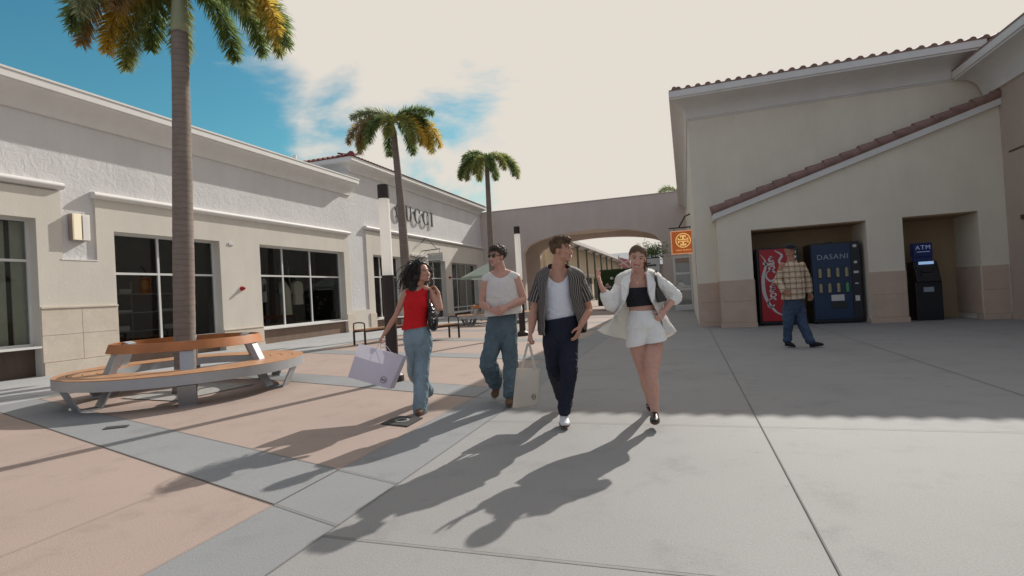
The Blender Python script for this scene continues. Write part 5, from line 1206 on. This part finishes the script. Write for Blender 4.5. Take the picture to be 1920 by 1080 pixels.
# ---------------------------------------------------------------- man in sunglasses
def man_knit():
    D = 5.99; q = lambda x, y, d=0.: J(x, y, D+d); t = .12
    p = empty('person', flat(q(952, 756)), 'man in sunglasses with cream sleeveless knit top and blue jeans, hands clasped', 'person')
    sk = MB(); nb, SL, SR = q(939, 513, t), q(911, 524, t), q(969, 521, t); side = (SR-SL).normalized()
    hc = q(932, 481, t-.03); face = (-rgt*.72-fwd*.72-VZ*.06); H = Head(hc, face, VZ+rgt*.10, 1.02); H.shape(sk, 1.)
    loft(sk, [q(940, 522, t), q(939, 508, t), H.P(0, -.012, -.05)], [(.075, .07), (.062, .060), (.060, .062)], side, 18)
    loft(sk, [q(939, 610, t), q(941, 585, t), q(940, 560, t), q(940, 535, t), q(939, 519, t)], [(.155, .11), (.15, .11), (.165, .12), (.175, .115), (.12, .08)], side, 24)
    loft(sk, [SL, q(924, 517, t), nb, q(954, 515, t), SR], [(.05, .05), (.055, .05), (.06, .055), (.055, .05), (.05, .05)], VZ, 16)
    eL, wL = q(904, 569, t-.02), q(922, 581, t-.20); limb(sk, SL+side*.012, eL, wL, [.058, .050, .040, .044, .027], side)
    eR, wR = q(981, 561, t-.02), q(951, 576, t-.21); limb(sk, SR-side*.014, eR, wR, [.060, .054, .042, .046, .028], side)
    hand(sk, wL, q(936, 586, t-.26)-wL, fwd+VZ*.1, VZ, 1.05, .75, .04, .5)
    hand(sk, wR, q(931, 586, t-.29)-wR, fwd-VZ*.1, VZ, 1.05, .7, .04, .5)
    fuse(sk, 'body', 'skin_light', p, .005, 3); H.features(p, .8, 'hair_dark', True)
    gl = MB()
    for s in (1, -1):
        gl.ell(H.P(s*.032, .088, .008), (.026, .004, .019), 16, 10, H.M()); gl.tube([H.P(s*.056, .078, .014), H.P(s*.076, .0, .006)], .0028, 6)
    gl.tube([H.P(-.056, .082, .022), H.P(0, .094, .020), H.P(.056, .082, .022)], .0032, 6); gl.build('sunglasses', 'eye_dark', p, smooth=True)
    g_ = MB(); loft(g_, [q(943, 600, t), q(944, 588, t), q(943, 570, t), q(941, 548, t), q(940, 530, t), q(939, 520, t), q(939, 515, t)], [(.205, .150), (.215, .155), (.205, .150), (.190, .140), (.178, .118), (.155, .085), (.11, .06)], side, 28)
    loft(g_, [q(911, 524, t), q(924, 519, t), q(939, 517, t), q(955, 517, t), q(967, 521, t)], [(.056, .062), (.062, .064), (.066, .062), (.062, .064), (.056, .062)], VZ, 16)
    hem = q(944, 590, t); nbz = q(935, 522, t).z; sL, sR = q(896, 533, t), q(982, 534, t)
    fuse(g_, 'knit_top', 'white_knit', p, .0065, 4, folds(.010, 7, 9, 3, [(hem.z+.05, .09, .9)], .4), {'planes': [(hem, -VZ+side*.06)], 'del': [lambda c: (c.z > nbz+5.5*((c-nb).dot(side))**2 and abs((c-nb).dot(side)) < .16) or (c-sL).length < .068 or (c-sR).length < .098]})
    # rolled knit rib lines
    rb_ = MB()
    for x in (927, 940, 953):
        P = [q(x-1, y, t-.165+abs(x-941)*.0012) for y in (535, 550, 565, 580)]
    j = MB(); loft(j, [q(941, 590, t), q(941, 604, t), q(940, 620, t), q(939, 632, t)], [(.158, .115), (.172, .128), (.180, .135), (.13, .11)], side, 24)
    hR, kR, aR = q(953, 632, t), q(958, 690, t-.03), q(957, 738, .02)
    loft(j, [q(953, 620, t), hR, hR.lerp(kR, .6), kR, kR.lerp(aR, .5), aR], [(.095, .11), (.102, .11), (.090, .095), (.080, .085), (.078, .085), (.075, .088)], side, 22)
    hL, kL, aL = q(928, 630, t), q(915, 678, t-.03), q(928, 716, .34)
    loft(j, [q(929, 618, t), hL, hL.lerp(kL, .6), kL, kL.lerp(aL, .5), aL], [(.095, .11), (.105, .11), (.096, .10), (.092, .095), (.098, .10), (.085, .10)], side, 22)
    fuse(j, 'jeans', 'denim_mid', p, .0065, 4, folds(.018, 9, 7, 7, [(kR.z, .12, .6), (aR.z+.05, .1, .8), (q(939, 632).z, .07, .6)], .35), {'planes': [(q(941, 589, t), VZ)]})
    shoe(q(953, 762, -.14), q(960, 751, .13), 'shoe', 'brown_suede', 'sole_brown', p, VZ, .048, .085); shoe(q(925, 749, .36), q(935, 721, .48), 'shoe', 'brown_suede', 'sole_pale', p, fwd*-.75+VZ*.4, .050, .075)
    s = MB(); loft(s, [q(957, 742, .02), q(957, 750, .03)], [.036, .036], side); loft(s, [q(930, 716, .36), q(931, 723, .41)], [.036, .036], side); fuse(s, 'socks', 'sock', p, .006, 2)
    rnd = random.Random(5)
    def ex(mb): H.ell(mb, 0, .035, .095, .060, .048, .034); H.ell(mb, 0, -.03, .090, .066, .07, .045)
    cap_hair(H, 'hair', 'hair_dark', p, lambda v: (v.z > .056 or (v.y < .030 and v.z > .012) or (v.y < -.030 and v.z > -.055)) and not (v.y > .055 and v.z < .064), .009, .010, 3, ex)
    strand_hair(H, 'c', 'hair_dark', p, scalp_pts(260, rnd, lambda v: (v.z > .30) or (v.z > -.1 and v.y < -.2)), .045, .0042, 1.0, .8, rnd, 9, .5, 5, (.007, 1.3)).build('hair_curls', 'hair_dark', p, smooth=True)
    b = MB(); b.tube([wL.lerp(eL, .08)+(VZ*cos(a)+fwd*sin(a))*.030 for a in [2*pi*i/14 for i in range(15)]], .005, 6, False); b.build('bracelet', 'hair_dark', p)
man_knit()
# ---------------------------------------------------------------- man in striped shirt
def man_stripes():
    D = 4.96; q = lambda x, y, d=0.: J(x, y, D+d); t = .13
    p = empty('person', flat(q(1058, 798)), 'tall man in open dark striped shirt over white tank top and navy trousers', 'person')
    sk = MB(); nb, SL, SR = q(1045, 516, t), q(1013, 530, t), q(1086, 528, t); side = (SR-SL).normalized()
    hc = q(1053, 469, t-.02); face = (rgt*.86-fwd*.50+VZ*.02); H = Head(hc, face, VZ+rgt*.03, 1.03); H.shape(sk, 1.)
    loft(sk, [q(1045, 525, t), q(1046, 507, t), H.P(0, -.014, -.045)], [(.095, .078), (.066, .064), (.062, .064)], side, 18)
    loft(sk, [q(1051, 625, t), q(1050, 596, t), q(1048, 565, t), q(1048, 540, t), q(1046, 522, t)], [(.15, .11), (.145, .105), (.160, .118), (.172, .112), (.12, .075)], side, 24)
    loft(sk, [SL, q(1028, 517, t), nb, q(1066, 515, t), SR], [(.052, .05), (.055, .05), (.06, .055), (.055, .05), (.052, .05)], VZ, 16)
    eL, wL = q(1001, 582, t), q(996, 621, t-.04); limb(sk, SL+side*.012, eL, wL, [.060, .053, .040, .045, .027], side)
    hand(sk, wL, q(991, 640, t-.05)-wL, side, -fwd, 1.08, 1.25, .0, .4)
    eR, wR = q(1103, 578, t+.03), q(1089, 610, t-.13); limb(sk, SR-side*.014, eR, wR, [.060, .054, .041, .046, .028], side)
    hand(sk, wR, q(1082, 632, t-.14)-wR, -side+fwd*.5, -side-fwd*.4, 1.08, .35, .10, .9)
    fuse(sk, 'body', 'skin_tan', p, .005, 3); H.features(p, 1.0, 'hair_brown')
    g_ = MB(); loft(g_, [q(1051, 612, t), q(1050, 596, t), q(1049, 568, t), q(1048, 545, t), q(1047, 532, t), q(1047, 524, t)], [(.158, .118), (.153, .115), (.170, .128), (.180, .126), (.165, .105), (.14, .085)], side, 28)
    for x in (1030, 1063): loft(g_, [q(x, 540, t-.08), q(x-1, 522, t-.055), q(x, 514, t), q(x, 530, t+.08)], [(.030, .02)]*4, side, 12)
    nbz = q(1046, 531, t).z; fuse(g_, 'tank_top', 'white_cotton', p, .0045, 4, folds(.006, 8, 16, 3, [(q(1050, 592).z, .08, .8)], .4), {'planes': [(q(1050, 606, t), -VZ+side*.14)], 'del': [lambda c: c.z > nbz+9*((c-nb).dot(side))**2 and abs((c-nb).dot(side)) < .095]})
    # trousers
    j = MB(); loft(j, [q(1050, 596, t), q(1051, 610, t), q(1051, 628, t), q(1050, 642, t)], [(.170, .132), (.174, .134), (.172, .135), (.13, .11)], side, 24)
    hR, kR, aR = q(1064, 640, t), q(1066, 702, t-.10), q(1058, 770, 0.)
    loft(j, [q(1064, 628, t), hR, hR.lerp(kR, .6), kR, kR.lerp(aR, .5), aR], [(.098, .11), (.102, .11), (.088, .095), (.074, .08), (.064, .072), (.060, .072)], side, 22)
    hL, kL, aL = q(1037, 640, t), q(1043, 700, t+.10), q(1053, 742, .66)
    loft(j, [q(1037, 628, t), hL, hL.lerp(kL, .6), kL, kL.lerp(aL, .5), aL], [(.095, .11), (.100, .11), (.090, .095), (.076, .08), (.068, .07), (.062, .07)], side, 22)
    fuse(j, 'trousers', 'navy_cloth', p, .0065, 4, folds(.015, 9, 7, 9, [(kR.z, .12, .6), (aR.z+.05, .1, .6)], .35), {'planes': [(q(1050, 595, t), VZ-side*.12)]})
    shoe(q(1060, 803, -.17), q(1057, 788, .10), 'shoe', 'sneaker_white', 'sole_brown', p, VZ, .050, .090); shoe(q(1054, 762, .62), q(1056, 742, .80), 'shoe', 'sneaker_white', 'sole_brown', p, fwd*-.5+VZ*.6, .050, .080)
    # open shirt
    rows = [[(1032, 509, t-.09), (1027, 501, t-.02), (1031, 496, t+.07), (1046, 494, t+.10), (1060, 495, t+.07), (1067, 498, t-.02), (1063, 507, t-.09)],
            [(1027, 528, t-.12), (1006, 519, t-.03), (1012, 514, t+.08), (1047, 509, t+.13), (1082, 510, t+.08), (1095, 516, t-.03), (1066, 526, t-.12)],
            [(1024, 552, t-.155), (1008, 548, t-.05), (1012, 550, t+.10), (1048, 550, t+.17), (1086, 548, t+.10), (1091, 546, t-.05), (1068, 550, t-.155)],
            [(1022, 580, t-.155), (1010, 580, t-.05), (1012, 580, t+.10), (1049, 580, t+.17), (1090, 578, t+.10), (1096, 578, t-.05), (1075, 577, t-.15)],
            [(1021, 606, t-.145), (1011, 606, t-.05), (1012, 606, t+.11), (1050, 606, t+.18), (1094, 603, t+.11), (1098, 601, t-.02), (1082, 597, t-.12)],
            [(1022, 629, t-.13), (1013, 628, t-.04), (1013, 628, t+.12), (1050, 628, t+.19), (1094, 624, t+.12), (1098, 620, t+.0), (1087, 612, t-.10)]]
    rows = [[q(*a) for a in r] for r in rows]
    sh_ = grid_shell(rows, 'open_shirt', 'striped_cloth', p, .005, 8, 8, folds(.010, 7, 5, 12, base=1.))
    def sleeve(a, b, r0_, r1_, name='sleeve'):
        a, b = Vector(a), Vector(b); d = (b-a).normalized(); s1 = d.orthogonal().normalized(); s2 = d.cross(s1); rows_ = []
        for k in range(5):
            u = k/4; c = a.lerp(b, u); r = r0_+(r1_-r0_)*u; rows_.append([c+(s1*cos(2*pi*i/8)+s2*sin(2*pi*i/8))*r for i in range(9)])
        return grid_shell(rows_, name, 'striped_cloth_sleeve', sh_, .005, 4, 4, folds(.010, 14, 10, 3, base=1.))
    striped('striped_cloth_sleeve', (.040, .034, .033), (.34, .31, .28), 18, .24)
    sleeve(SL+side*.02+VZ*.03, SL.lerp(eL, .72), .066, .080); sleeve(SR-side*.02+VZ*.03, SR.lerp(eR, .72)+VZ*.0, .068, .082)
    for sg_, x in ():
        m = MB(); a = q(x, 511, t-.10); m.hexa([a, a+side*sg_*.045+VZ*-.005, a+side*sg_*.06+VZ*-.05-fwd*.01, a+side*sg_*.015+VZ*-.045-fwd*.015]+[v+VZ*.0-fwd*.006 for v in (a, a+side*sg_*.045+VZ*-.005, a+side*sg_*.06+VZ*-.05-fwd*.01, a+side*sg_*.015+VZ*-.045-fwd*.015)]); m.build('collar', 'print_dark' if False else 'striped_cloth', sh_)
    rnd = random.Random(8)
    def ex(mb): H.ell(mb, 0, .045, .098, .055, .045, .028); H.ell(mb, 0, -.02, .100, .062, .06, .036)
    cap_hair(H, 'hair', 'hair_brown', p, lambda v: (v.z > .060 or (v.y < .034 and v.z > .010) or (v.y < -.030 and v.z > -.058)) and not (v.y > .060 and v.z < .068), .008, .008, 3, ex)
    strand_hair(H, 'c', 'hair_brown', p, scalp_pts(330, rnd, lambda v: v.z > .35), .05, .0042, .9, .6, rnd, 8, .35, 5, (.006, .8)).build('hair_tufts', 'hair_brown', p, smooth=True)
    # tote bag
    tb = empty('tote_bag', q(985, 725, .05), 'cream canvas tote bag hanging from the hand of the man in the striped shirt', 'bag')
    m = MB(); tt = .05
    rowsb = [([969, 692], [1014, 690], .035), ([966, 712], [1013, 712], .06), ([963, 740], [1012, 738], .065), ([961, 764], [1009, 758], .05)]
    vs = []; fs = []; n = 12
    for (a, b, dp) in rowsb:
        A, B = q(*a, tt), q(*b, tt); pr_ = (fwd*1.).normalized()
        for i in range(2*n):
            an = 2*pi*i/(2*n); c = (A+B)/2+(B-A)/2*(math.copysign(abs(cos(an))**.45, cos(an)))+pr_*dp*math.copysign(abs(sin(an))**.7, sin(an)); vs.append(c)
    K = 2*n
    cols_ = [catm([vs[r*K+i] for r in range(4)], 5) for i in range(K)]; H_ = len(cols_[0]); vs = [cols_[i][j]+(cols_[i][j]-q(988, 725, tt)).normalized()*.006*mn.noise(cols_[i][j]*14) for j in range(H_) for i in range(K)]
    for j in range(H_-1):
        for i in range(K): k2 = (i+1) % K; fs.append((j*K+i, j*K+k2, (j+1)*K+k2, (j+1)*K+i))
    fs.append(tuple((H_-1)*K+i for i in range(K))); m.add(vs, fs); ob = m.build('bag_body', 'canvas', tb, smooth=True); md = ob.modifiers.new('t', 'SOLIDIFY'); md.thickness = .004
    hp = q(991, 643, t-.06)
    for dd in (-.04, .04):
        A, B = q(978, 693, tt+dd), q(1003, 692, tt+dd); m = MB(); pts = catm([A, A.lerp(hp, .5)-rgt*.004, hp-VZ*.005+fwd*dd*.15, B.lerp(hp, .5)+rgt*.004, B], 6)
        for i in range(len(pts)-1): m.bar(pts[i], pts[i+1], .022, .003, rgt.cross(pts[i+1]-pts[i]).cross(pts[i+1]-pts[i]) if False else fwd)
        m.build('strap', 'canvas', tb)
    cc = q(1001, 744, tt-.068); m = MB(); m.tube([cc+rgt*.017*cos(2*pi*i/20)+VZ*.026*sin(2*pi*i/20) for i in range(21)], .0018, 5, False); m.build('logo_ring', 'print_dark', tb)
    text('logo_text', 'AG', .024, cc-fwd*.001, Matrix(((rgt.x, 0, -fwd.x), (rgt.y, 0, -fwd.y), (0, 1, 0))), 'print_dark', tb, .001)
man_stripes()
# ---------------------------------------------------------------- woman in white blazer
def woman_white():
    D = 4.76; q = lambda x, y, d=0.: J(x, y, D+d); t = .13
    p = empty('person', flat(q(1228, 798)), 'smiling woman in white blazer and shorts with black crop top, one hand raised', 'person')
    sk = MB(); nb, SL, SR = q(1197, 519, t), q(1168, 526, t), q(1227, 521, t); side = (SR-SL).normalized()
    hc = q(1195, 484, t-.06); face = (-rgt*.22-fwd*.92-VZ*.24); H = Head(hc, face, VZ+rgt*.16, .97); H.shape(sk)
    loft(sk, [q(1197, 530, t), q(1198, 512, t), H.P(0, -.016, -.045)], [(.060, .055), (.048, .047), (.050, .052)], side, 18)
    loft(sk, [q(1206, 615, t), q(1205, 594, t), q(1203, 574, t), q(1200, 550, t), q(1198, 532, t), q(1197, 523, t)], [(.150, .105), (.128, .09), (.118, .085), (.132, .095), (.130, .080), (.085, .06)], side, 24)
    loft(sk, [SL, q(1182, 522, t), nb, q(1212, 519, t), SR], [(.038, .038), (.042, .042), (.05, .045), (.042, .042), (.038, .038)], VZ, 16)
    for x in (1187, 1211): sk.ell(q(x, 549, t-.060), (.05, .045, .05))
    eL, wL = q(1147, 573, t-.06), q(1127, 537, t-.14); limb(sk, SL+side*.012, eL, wL, [.044, .040, .031, .034, .021], side)
    hand(sk, wL, q(1119, 508, t-.13)-wL, side*.9-fwd*.45, -fwd*.5+side*.5, 1.0, .18, .22, .9)
    eR, wR = q(1266, 556, t+.02), q(1246, 583, t-.10); limb(sk, SR-side*.012, eR, wR, [.044, .040, .033, .036, .021], side)
    hand(sk, wR, q(1236, 597, t-.11)-wR, fwd-side*.5, -side, .92, .55, .06, .7)
    # legs
    hR, kR, aR = q(1226, 634, t), q(1221, 706, t-.13), q(1228, 778, -.02)
    loft(sk, [q(1222, 618, t), hR, hR.lerp(kR, .5), kR, kR.lerp(aR, .32), aR.lerp(kR, .15), aR+VZ*-.03], [(.080, .09), (.084, .09), (.080, .085), (.058, .062), (.057, .062), (.036, .04), (.034, .04)], side, 22)
    hL, kL, aL = q(1194, 636, t), q(1210, 704, t+.06), q(1219, 754, .52)
    loft(sk, [q(1196, 618, t), hL, hL.lerp(kL, .5), kL, kL.lerp(aL, .32), aL.lerp(kL, .15), aL], [(.078, .09), (.080, .088), (.076, .083), (.058, .062), (.056, .060), (.036, .04), (.034, .036)], side, 22)
    fuse(sk, 'body', 'skin_light', p, .0045, 3); H.features(p, 1.35, 'hair_brown')
    g_ = MB(); loft(g_, [q(1203, 578, t), q(1201, 560, t), q(1199, 545, t), q(1198, 532, t)], [(.128, .093), (.138, .102), (.142, .104), (.14, .092)], side, 26)
    for x in (1187, 1211): g_.ell(q(x, 550, t-.062), (.057, .052, .055))
    top_ = q(1199, 538, t-.1); fuse(g_, 'crop_top', 'black_cloth', p, .005, 4, folds(.003, 10, 14, 3, base=1.), {'planes': [(q(1203, 573, t), -VZ+side*.05), (q(1199, 539, t), VZ)]})
    # shorts
    j = MB(); loft(j, [q(1205, 580, t), q(1206, 596, t), q(1208, 610, t), q(1210, 621, t)], [(.118, .095), (.150, .118), (.168, .130), (.14, .10)], side, 26)
    loft(j, [q(1223, 612, t), q(1229, 632, t-.03), q(1231, 648, t-.05)], [(.092, .112), (.092, .112), (.094, .112)], side, 22)
    loft(j, [q(1200, 612, t), q(1193, 636, t), q(1192, 656, t)], [(.098, .118), (.094, .114), (.090, .112)], side, 22)
    fuse(j, 'shorts', 'linen_solid', p, .006, 4, folds(.007, 9, 8, 5, [(q(1208, 612).z, .08, .6)], .5), {'planes': [(q(1205, 582, t), VZ), (q(1210, 643, t), -VZ+side*.16)]})
    m = MB(); loft(m, [q(1205, 588, t), q(1205, 582, t)], [(.130, .102), (.122, .098)], side, 28, cap=False); m.build('waistband', 'linen_solid', p, smooth=True)
    for (a, b, r_) in ((q(1228, 797, -.19), q(1228, 784, .06), VZ), (q(1219, 772, .50), q(1220, 750, .66), fwd*-.55+VZ*.6)):
        s_ = shoe(a, b, 'shoe', 'black_leather', 'sole_brown', p, r_, .043, .072)
    m = MB(); a = q(1229, 788, -.13); m.bar(a-side*.035+VZ*.01, a+side*.035+VZ*.01, .012, .006).bar(q(1218, 761, .5)-side*.03, q(1218, 761, .5)+side*.03, .012, .006); m.build('shoe_buckles', 'steel', p)
    m = MB(); m.tube([q(1186, 518, t-.085), q(1190, 526, t-.105), q(1195, 529, t-.11), q(1201, 526, t-.105), q(1206, 517, t-.085)], .0016, 5); m.ell(q(1195, 530.5, t-.112), (.008, .003, .008)); m.build('necklace', 'gold', p)
    # blazer
    rows = [[(1184, 513, t-.075), (1183, 507, t-.01), (1187, 503, t+.07), (1199, 502, t+.09), (1210, 503, t+.07), (1213, 507, t-.01), (1210, 512, t-.075)],
            [(1180, 527, t-.115), (1157, 522, t-.02), (1163, 516, t+.08), (1198, 512, t+.12), (1230, 512, t+.08), (1237, 517, t-.02), (1212, 524, t-.115)],
            [(1178, 550, t-.155), (1158, 550, t-.05), (1163, 550, t+.08), (1200, 550, t+.14), (1234, 548, t+.08), (1239, 548, t-.05), (1215, 550, t-.155)],
            [(1168, 574, t-.15), (1157, 576, t-.02), (1162, 580, t+.09), (1203, 582, t+.14), (1238, 580, t+.10), (1243, 578, t-.02), (1227, 575, t-.14)],
            [(1146, 600, t-.16), (1148, 606, t-.0), (1160, 610, t+.10), (1206, 612, t+.17), (1246, 608, t+.14), (1255, 604, t+.02), (1241, 602, t-.11)],
            [(1120, 620, t-.18), (1134, 627, t-.02), (1162, 634, t+.12), (1210, 642, t+.22), (1250, 634, t+.20), (1268, 622, t+.06), (1247, 630, t-.08)]]
    rows = [[q(*a) for a in r] for r in rows]; bz = grid_shell(rows, 'blazer', 'linen', p, .004, 10, 10, folds(.009, 6, 6, 21, base=1.))
    def lapel(P, nm='lapel'):
        m = MB(); P = [q(*a) for a in P]; o = -fwd*.008; m.hexa(P+[v+o for v in P]); return m.build(nm, 'linen_solid', bz, bevel=.002)
    lapel([(1183, 511, t-.09), (1177, 545, t-.172), (1163, 531, t-.15), (1168, 521, t-.13)]); lapel([(1211, 510, t-.09), (1216, 548, t-.172), (1229, 530, t-.15), (1223, 519, t-.13)])
    lapel([(1177, 546, t-.172), (1171, 567, t-.172), (1166, 560, t-.168), (1164, 532, t-.15)]); lapel([(1216, 549, t-.172), (1223, 568, t-.165), (1227, 560, t-.160), (1229, 531, t-.15)])
    m = MB(); loft(m, [SL+side*.02, SL.lerp(eL, .5), eL, eL.lerp(wL, .55)], [(.060, .060), (.062, .062), (.056, .058), (.052, .054)], side, 20)
    fuse(m, 'sleeve', 'linen_solid', bz, .006, 4, folds(.007, 12, 14, 3, base=1.))
    m = MB(); loft(m, [SR-side*.02, SR.lerp(eR, .5), eR, eR.lerp(wR, .22)], [(.058, .058), (.062, .062), (.060, .060), (.052, .052)], side, 20)
    fuse(m, 'sleeve', 'linen_solid', bz, .006, 4, folds(.009, 11, 14, 8, base=1.))
    rnd = random.Random(15)
    def ex(mb): H.ell(mb, 0, -.095, .055, .030, .026, .028)
    cap_hair(H, 'hair', 'hair_brown', p, lambda v: (v.z > .060 and v.y < .075) or (v.y < -.004 and v.z > -.055) or (v.y < .040 and v.z > .030) or (v.y < .070 and v.z > .083), .009, .003, 3, ex)
    m = MB(); bse = H.P(0, -.105, .055)
    for i in range(46):
        o = Vector((rnd.gauss(0, .010), rnd.gauss(0, .010), rnd.gauss(0, .008))); e = Vector((rnd.gauss(0, .022), rnd.gauss(0, .02), rnd.gauss(0, .02)))
        P = [bse+o, bse+o+rgt*.035+fwd*.045+VZ*.012, bse+o*1.6+rgt*(.055)+fwd*.05-VZ*.06+e*.6, bse+o*2+rgt*.045+fwd*.02-VZ*.14+e, bse+rgt*.03-VZ*(.20+rnd.uniform(-.02, .03))+e*1.3]
        pp = catm(P, 4); m.tube(pp, [.0052*(1-.6*k/len(pp)) for k in range(len(pp))], 5)
    for i in range(60):
        a = rnd.uniform(-1, 1); P = [H.P(a*.052, .066-abs(a)*.02, .092-abs(a)*.014), H.P(a*.062, .0, .124-abs(a)*.035), H.P(a*.04, -.07, .10), H.P(0, -.10, .06)]; pp = catm(P, 4); m.tube(pp, .0030, 5)
    m.build('ponytail', 'hair_brown', p, smooth=True)
    # black shoulder bag
    sb = empty('shoulder_bag', q(1242, 560, t), 'slim black shoulder bag tucked under the arm of the woman in white', 'bag')
    m = MB(); A = [q(1229, 535, t-.15), q(1235, 535, t-.12), q(1253, 563, t-.13), q(1234, 568, t-.16)]; dd = fwd*.06+side*.0
    m.hexa(A+[v+dd for v in A]); m.build('bag_body', 'black_leather', sb, bevel=.012)
    m = MB(); pts = catm([q(1231, 512, t+.02), q(1230, 509, t-.03), q(1229, 514, t-.10), q(1230, 525, t-.15), q(1233, 540, t-.14)], 6)
    for i in range(len(pts)-1): m.bar(pts[i], pts[i+1], .024, .006, fwd)
    m.build('strap', 'black_leather', sb)
woman_white()
# ---------------------------------------------------------------- man in plaid
def man_plaid():
    D = 9.55; q = lambda x, y, d=0.: J(x, y, D+d); t = .05
    p = empty('person', flat(q(1500, 650)), 'man in cap, plaid shirt and jeans walking past the red vending machine', 'person')
    sk = MB(); side = (rgt*.85+fwd*.5).normalized(); nb = q(1485, 489, t); SL, SR = q(1467, 497, t-.06), q(1504, 496, t+.08)
    hc = q(1481, 470, t); H = Head(hc, (-fwd*.9+rgt*.10-VZ*.12), VZ, 1.05); H.shape(sk, 1.)
    loft(sk, [q(1485, 495, t), q(1483, 484, t), H.P(0, -.012, -.05)], [.06, .058, .058], side, 18)
    eL, wL = q(1459, 526, t-.02), q(1471, 548, t-.20); limb(sk, SL, eL, wL, [.055, .05, .04, .042, .028], side); hand(sk, wL, q(1481, 552, t-.20)-wL, fwd, VZ, 1.1, .9, 0, .5)
    eR, wR = q(1514, 524, t+.10), q(1518, 549, t+.05); limb(sk, SR, eR, wR, [.055, .05, .04, .042, .028], side); hand(sk, wR, VZ*-1+rgt*.1, -side, -fwd, 1.1, .6, .05, .5)
    loft(sk, [q(1487, 560, t), q(1486, 500, t)], [(.14, .10), (.14, .10)], side)
    fuse(sk, 'body', 'skin_brown', p, .006, 3); H.features(p, .2, 'hair_dark')
    g_ = MB(); loft(g_, [q(1487, 567, t), q(1487, 555, t), q(1487, 535, t), q(1486, 512, t), q(1485, 498, t), q(1485, 492, t)], [(.21, .16), (.215, .175), (.215, .175), (.205, .15), (.17, .11), (.10, .08)], side, 26)
    limb(g_, SL+side*.03-VZ*.02, eL, wL, [.062, .066, .058, .056, .048], side); limb(g_, SR-side*.03-VZ*.02, eR, wR, [.062, .066, .058, .056, .048], side)
    nk = q(1485, 482, t-.05); fuse(g_, 'plaid_shirt', 'plaid_cloth', p, .008, 4, folds(.012, 8, 8, 3, base=1.), {'planes': [(q(1487, 561, t), -VZ)], 'del': [lambda c: (c-nk).length < .085 or (c-wL).length < .05 or (c-wR).length < .05]})
    j = MB(); loft(j, [q(1487, 556, t), q(1488, 572, t), q(1489, 580, t)], [(.17, .13), (.175, .135), (.14, .12)], side, 22)
    kL, aL = q(1478, 607, t+.02), q(1476, 638, 0.15); loft(j, [q(1480, 574, t), q(1478, 592, t), kL, kL.lerp(aL, .5), aL], [.10, .095, .080, .072, .070], side, 20)
    kR, aR = q(1504, 606, t-.02), q(1519, 639, -.05); loft(j, [q(1496, 574, t), q(1500, 590, t), kR, kR.lerp(aR, .5), aR], [.10, .095, .080, .074, .072], side, 20)
    fuse(j, 'jeans', 'denim_dark', p, .008, 4, folds(.014, 8, 6, 5, base=1.))
    shoe(q(1492, 651, .02), q(1471, 648, .14), 'shoe', 'black_cloth', 'black_cloth', p, VZ, .05, .08); shoe(q(1545, 647, -.10), q(1518, 651, -.04), 'shoe', 'black_cloth', 'black_cloth', p, VZ-rgt*.25, .05, .08)
    m = MB(); H.ell(m, 0, -.012, .045, .084, .104, .082, 24, 14); c = fuse(m, 'cap', 'black_cloth', p, .006, 2, None, {'planes': [(H.P(0, 0, .040), -H.u)]})
    m = MB(); P = [H.P(.07*cos(a), .07+.085*sin(a), .048-.014*sin(a)) for a in [pi*i/12 for i in range(13)]]; n = len(P); m.add(P+[v+H.u*.006 for v in P], [tuple(range(n)), tuple(range(n, 2*n))[::-1]]+[(i, (i+1) % n, n+(i+1) % n, n+i) for i in range(n)]); m.build('cap_brim', 'black_cloth', c)
man_plaid()
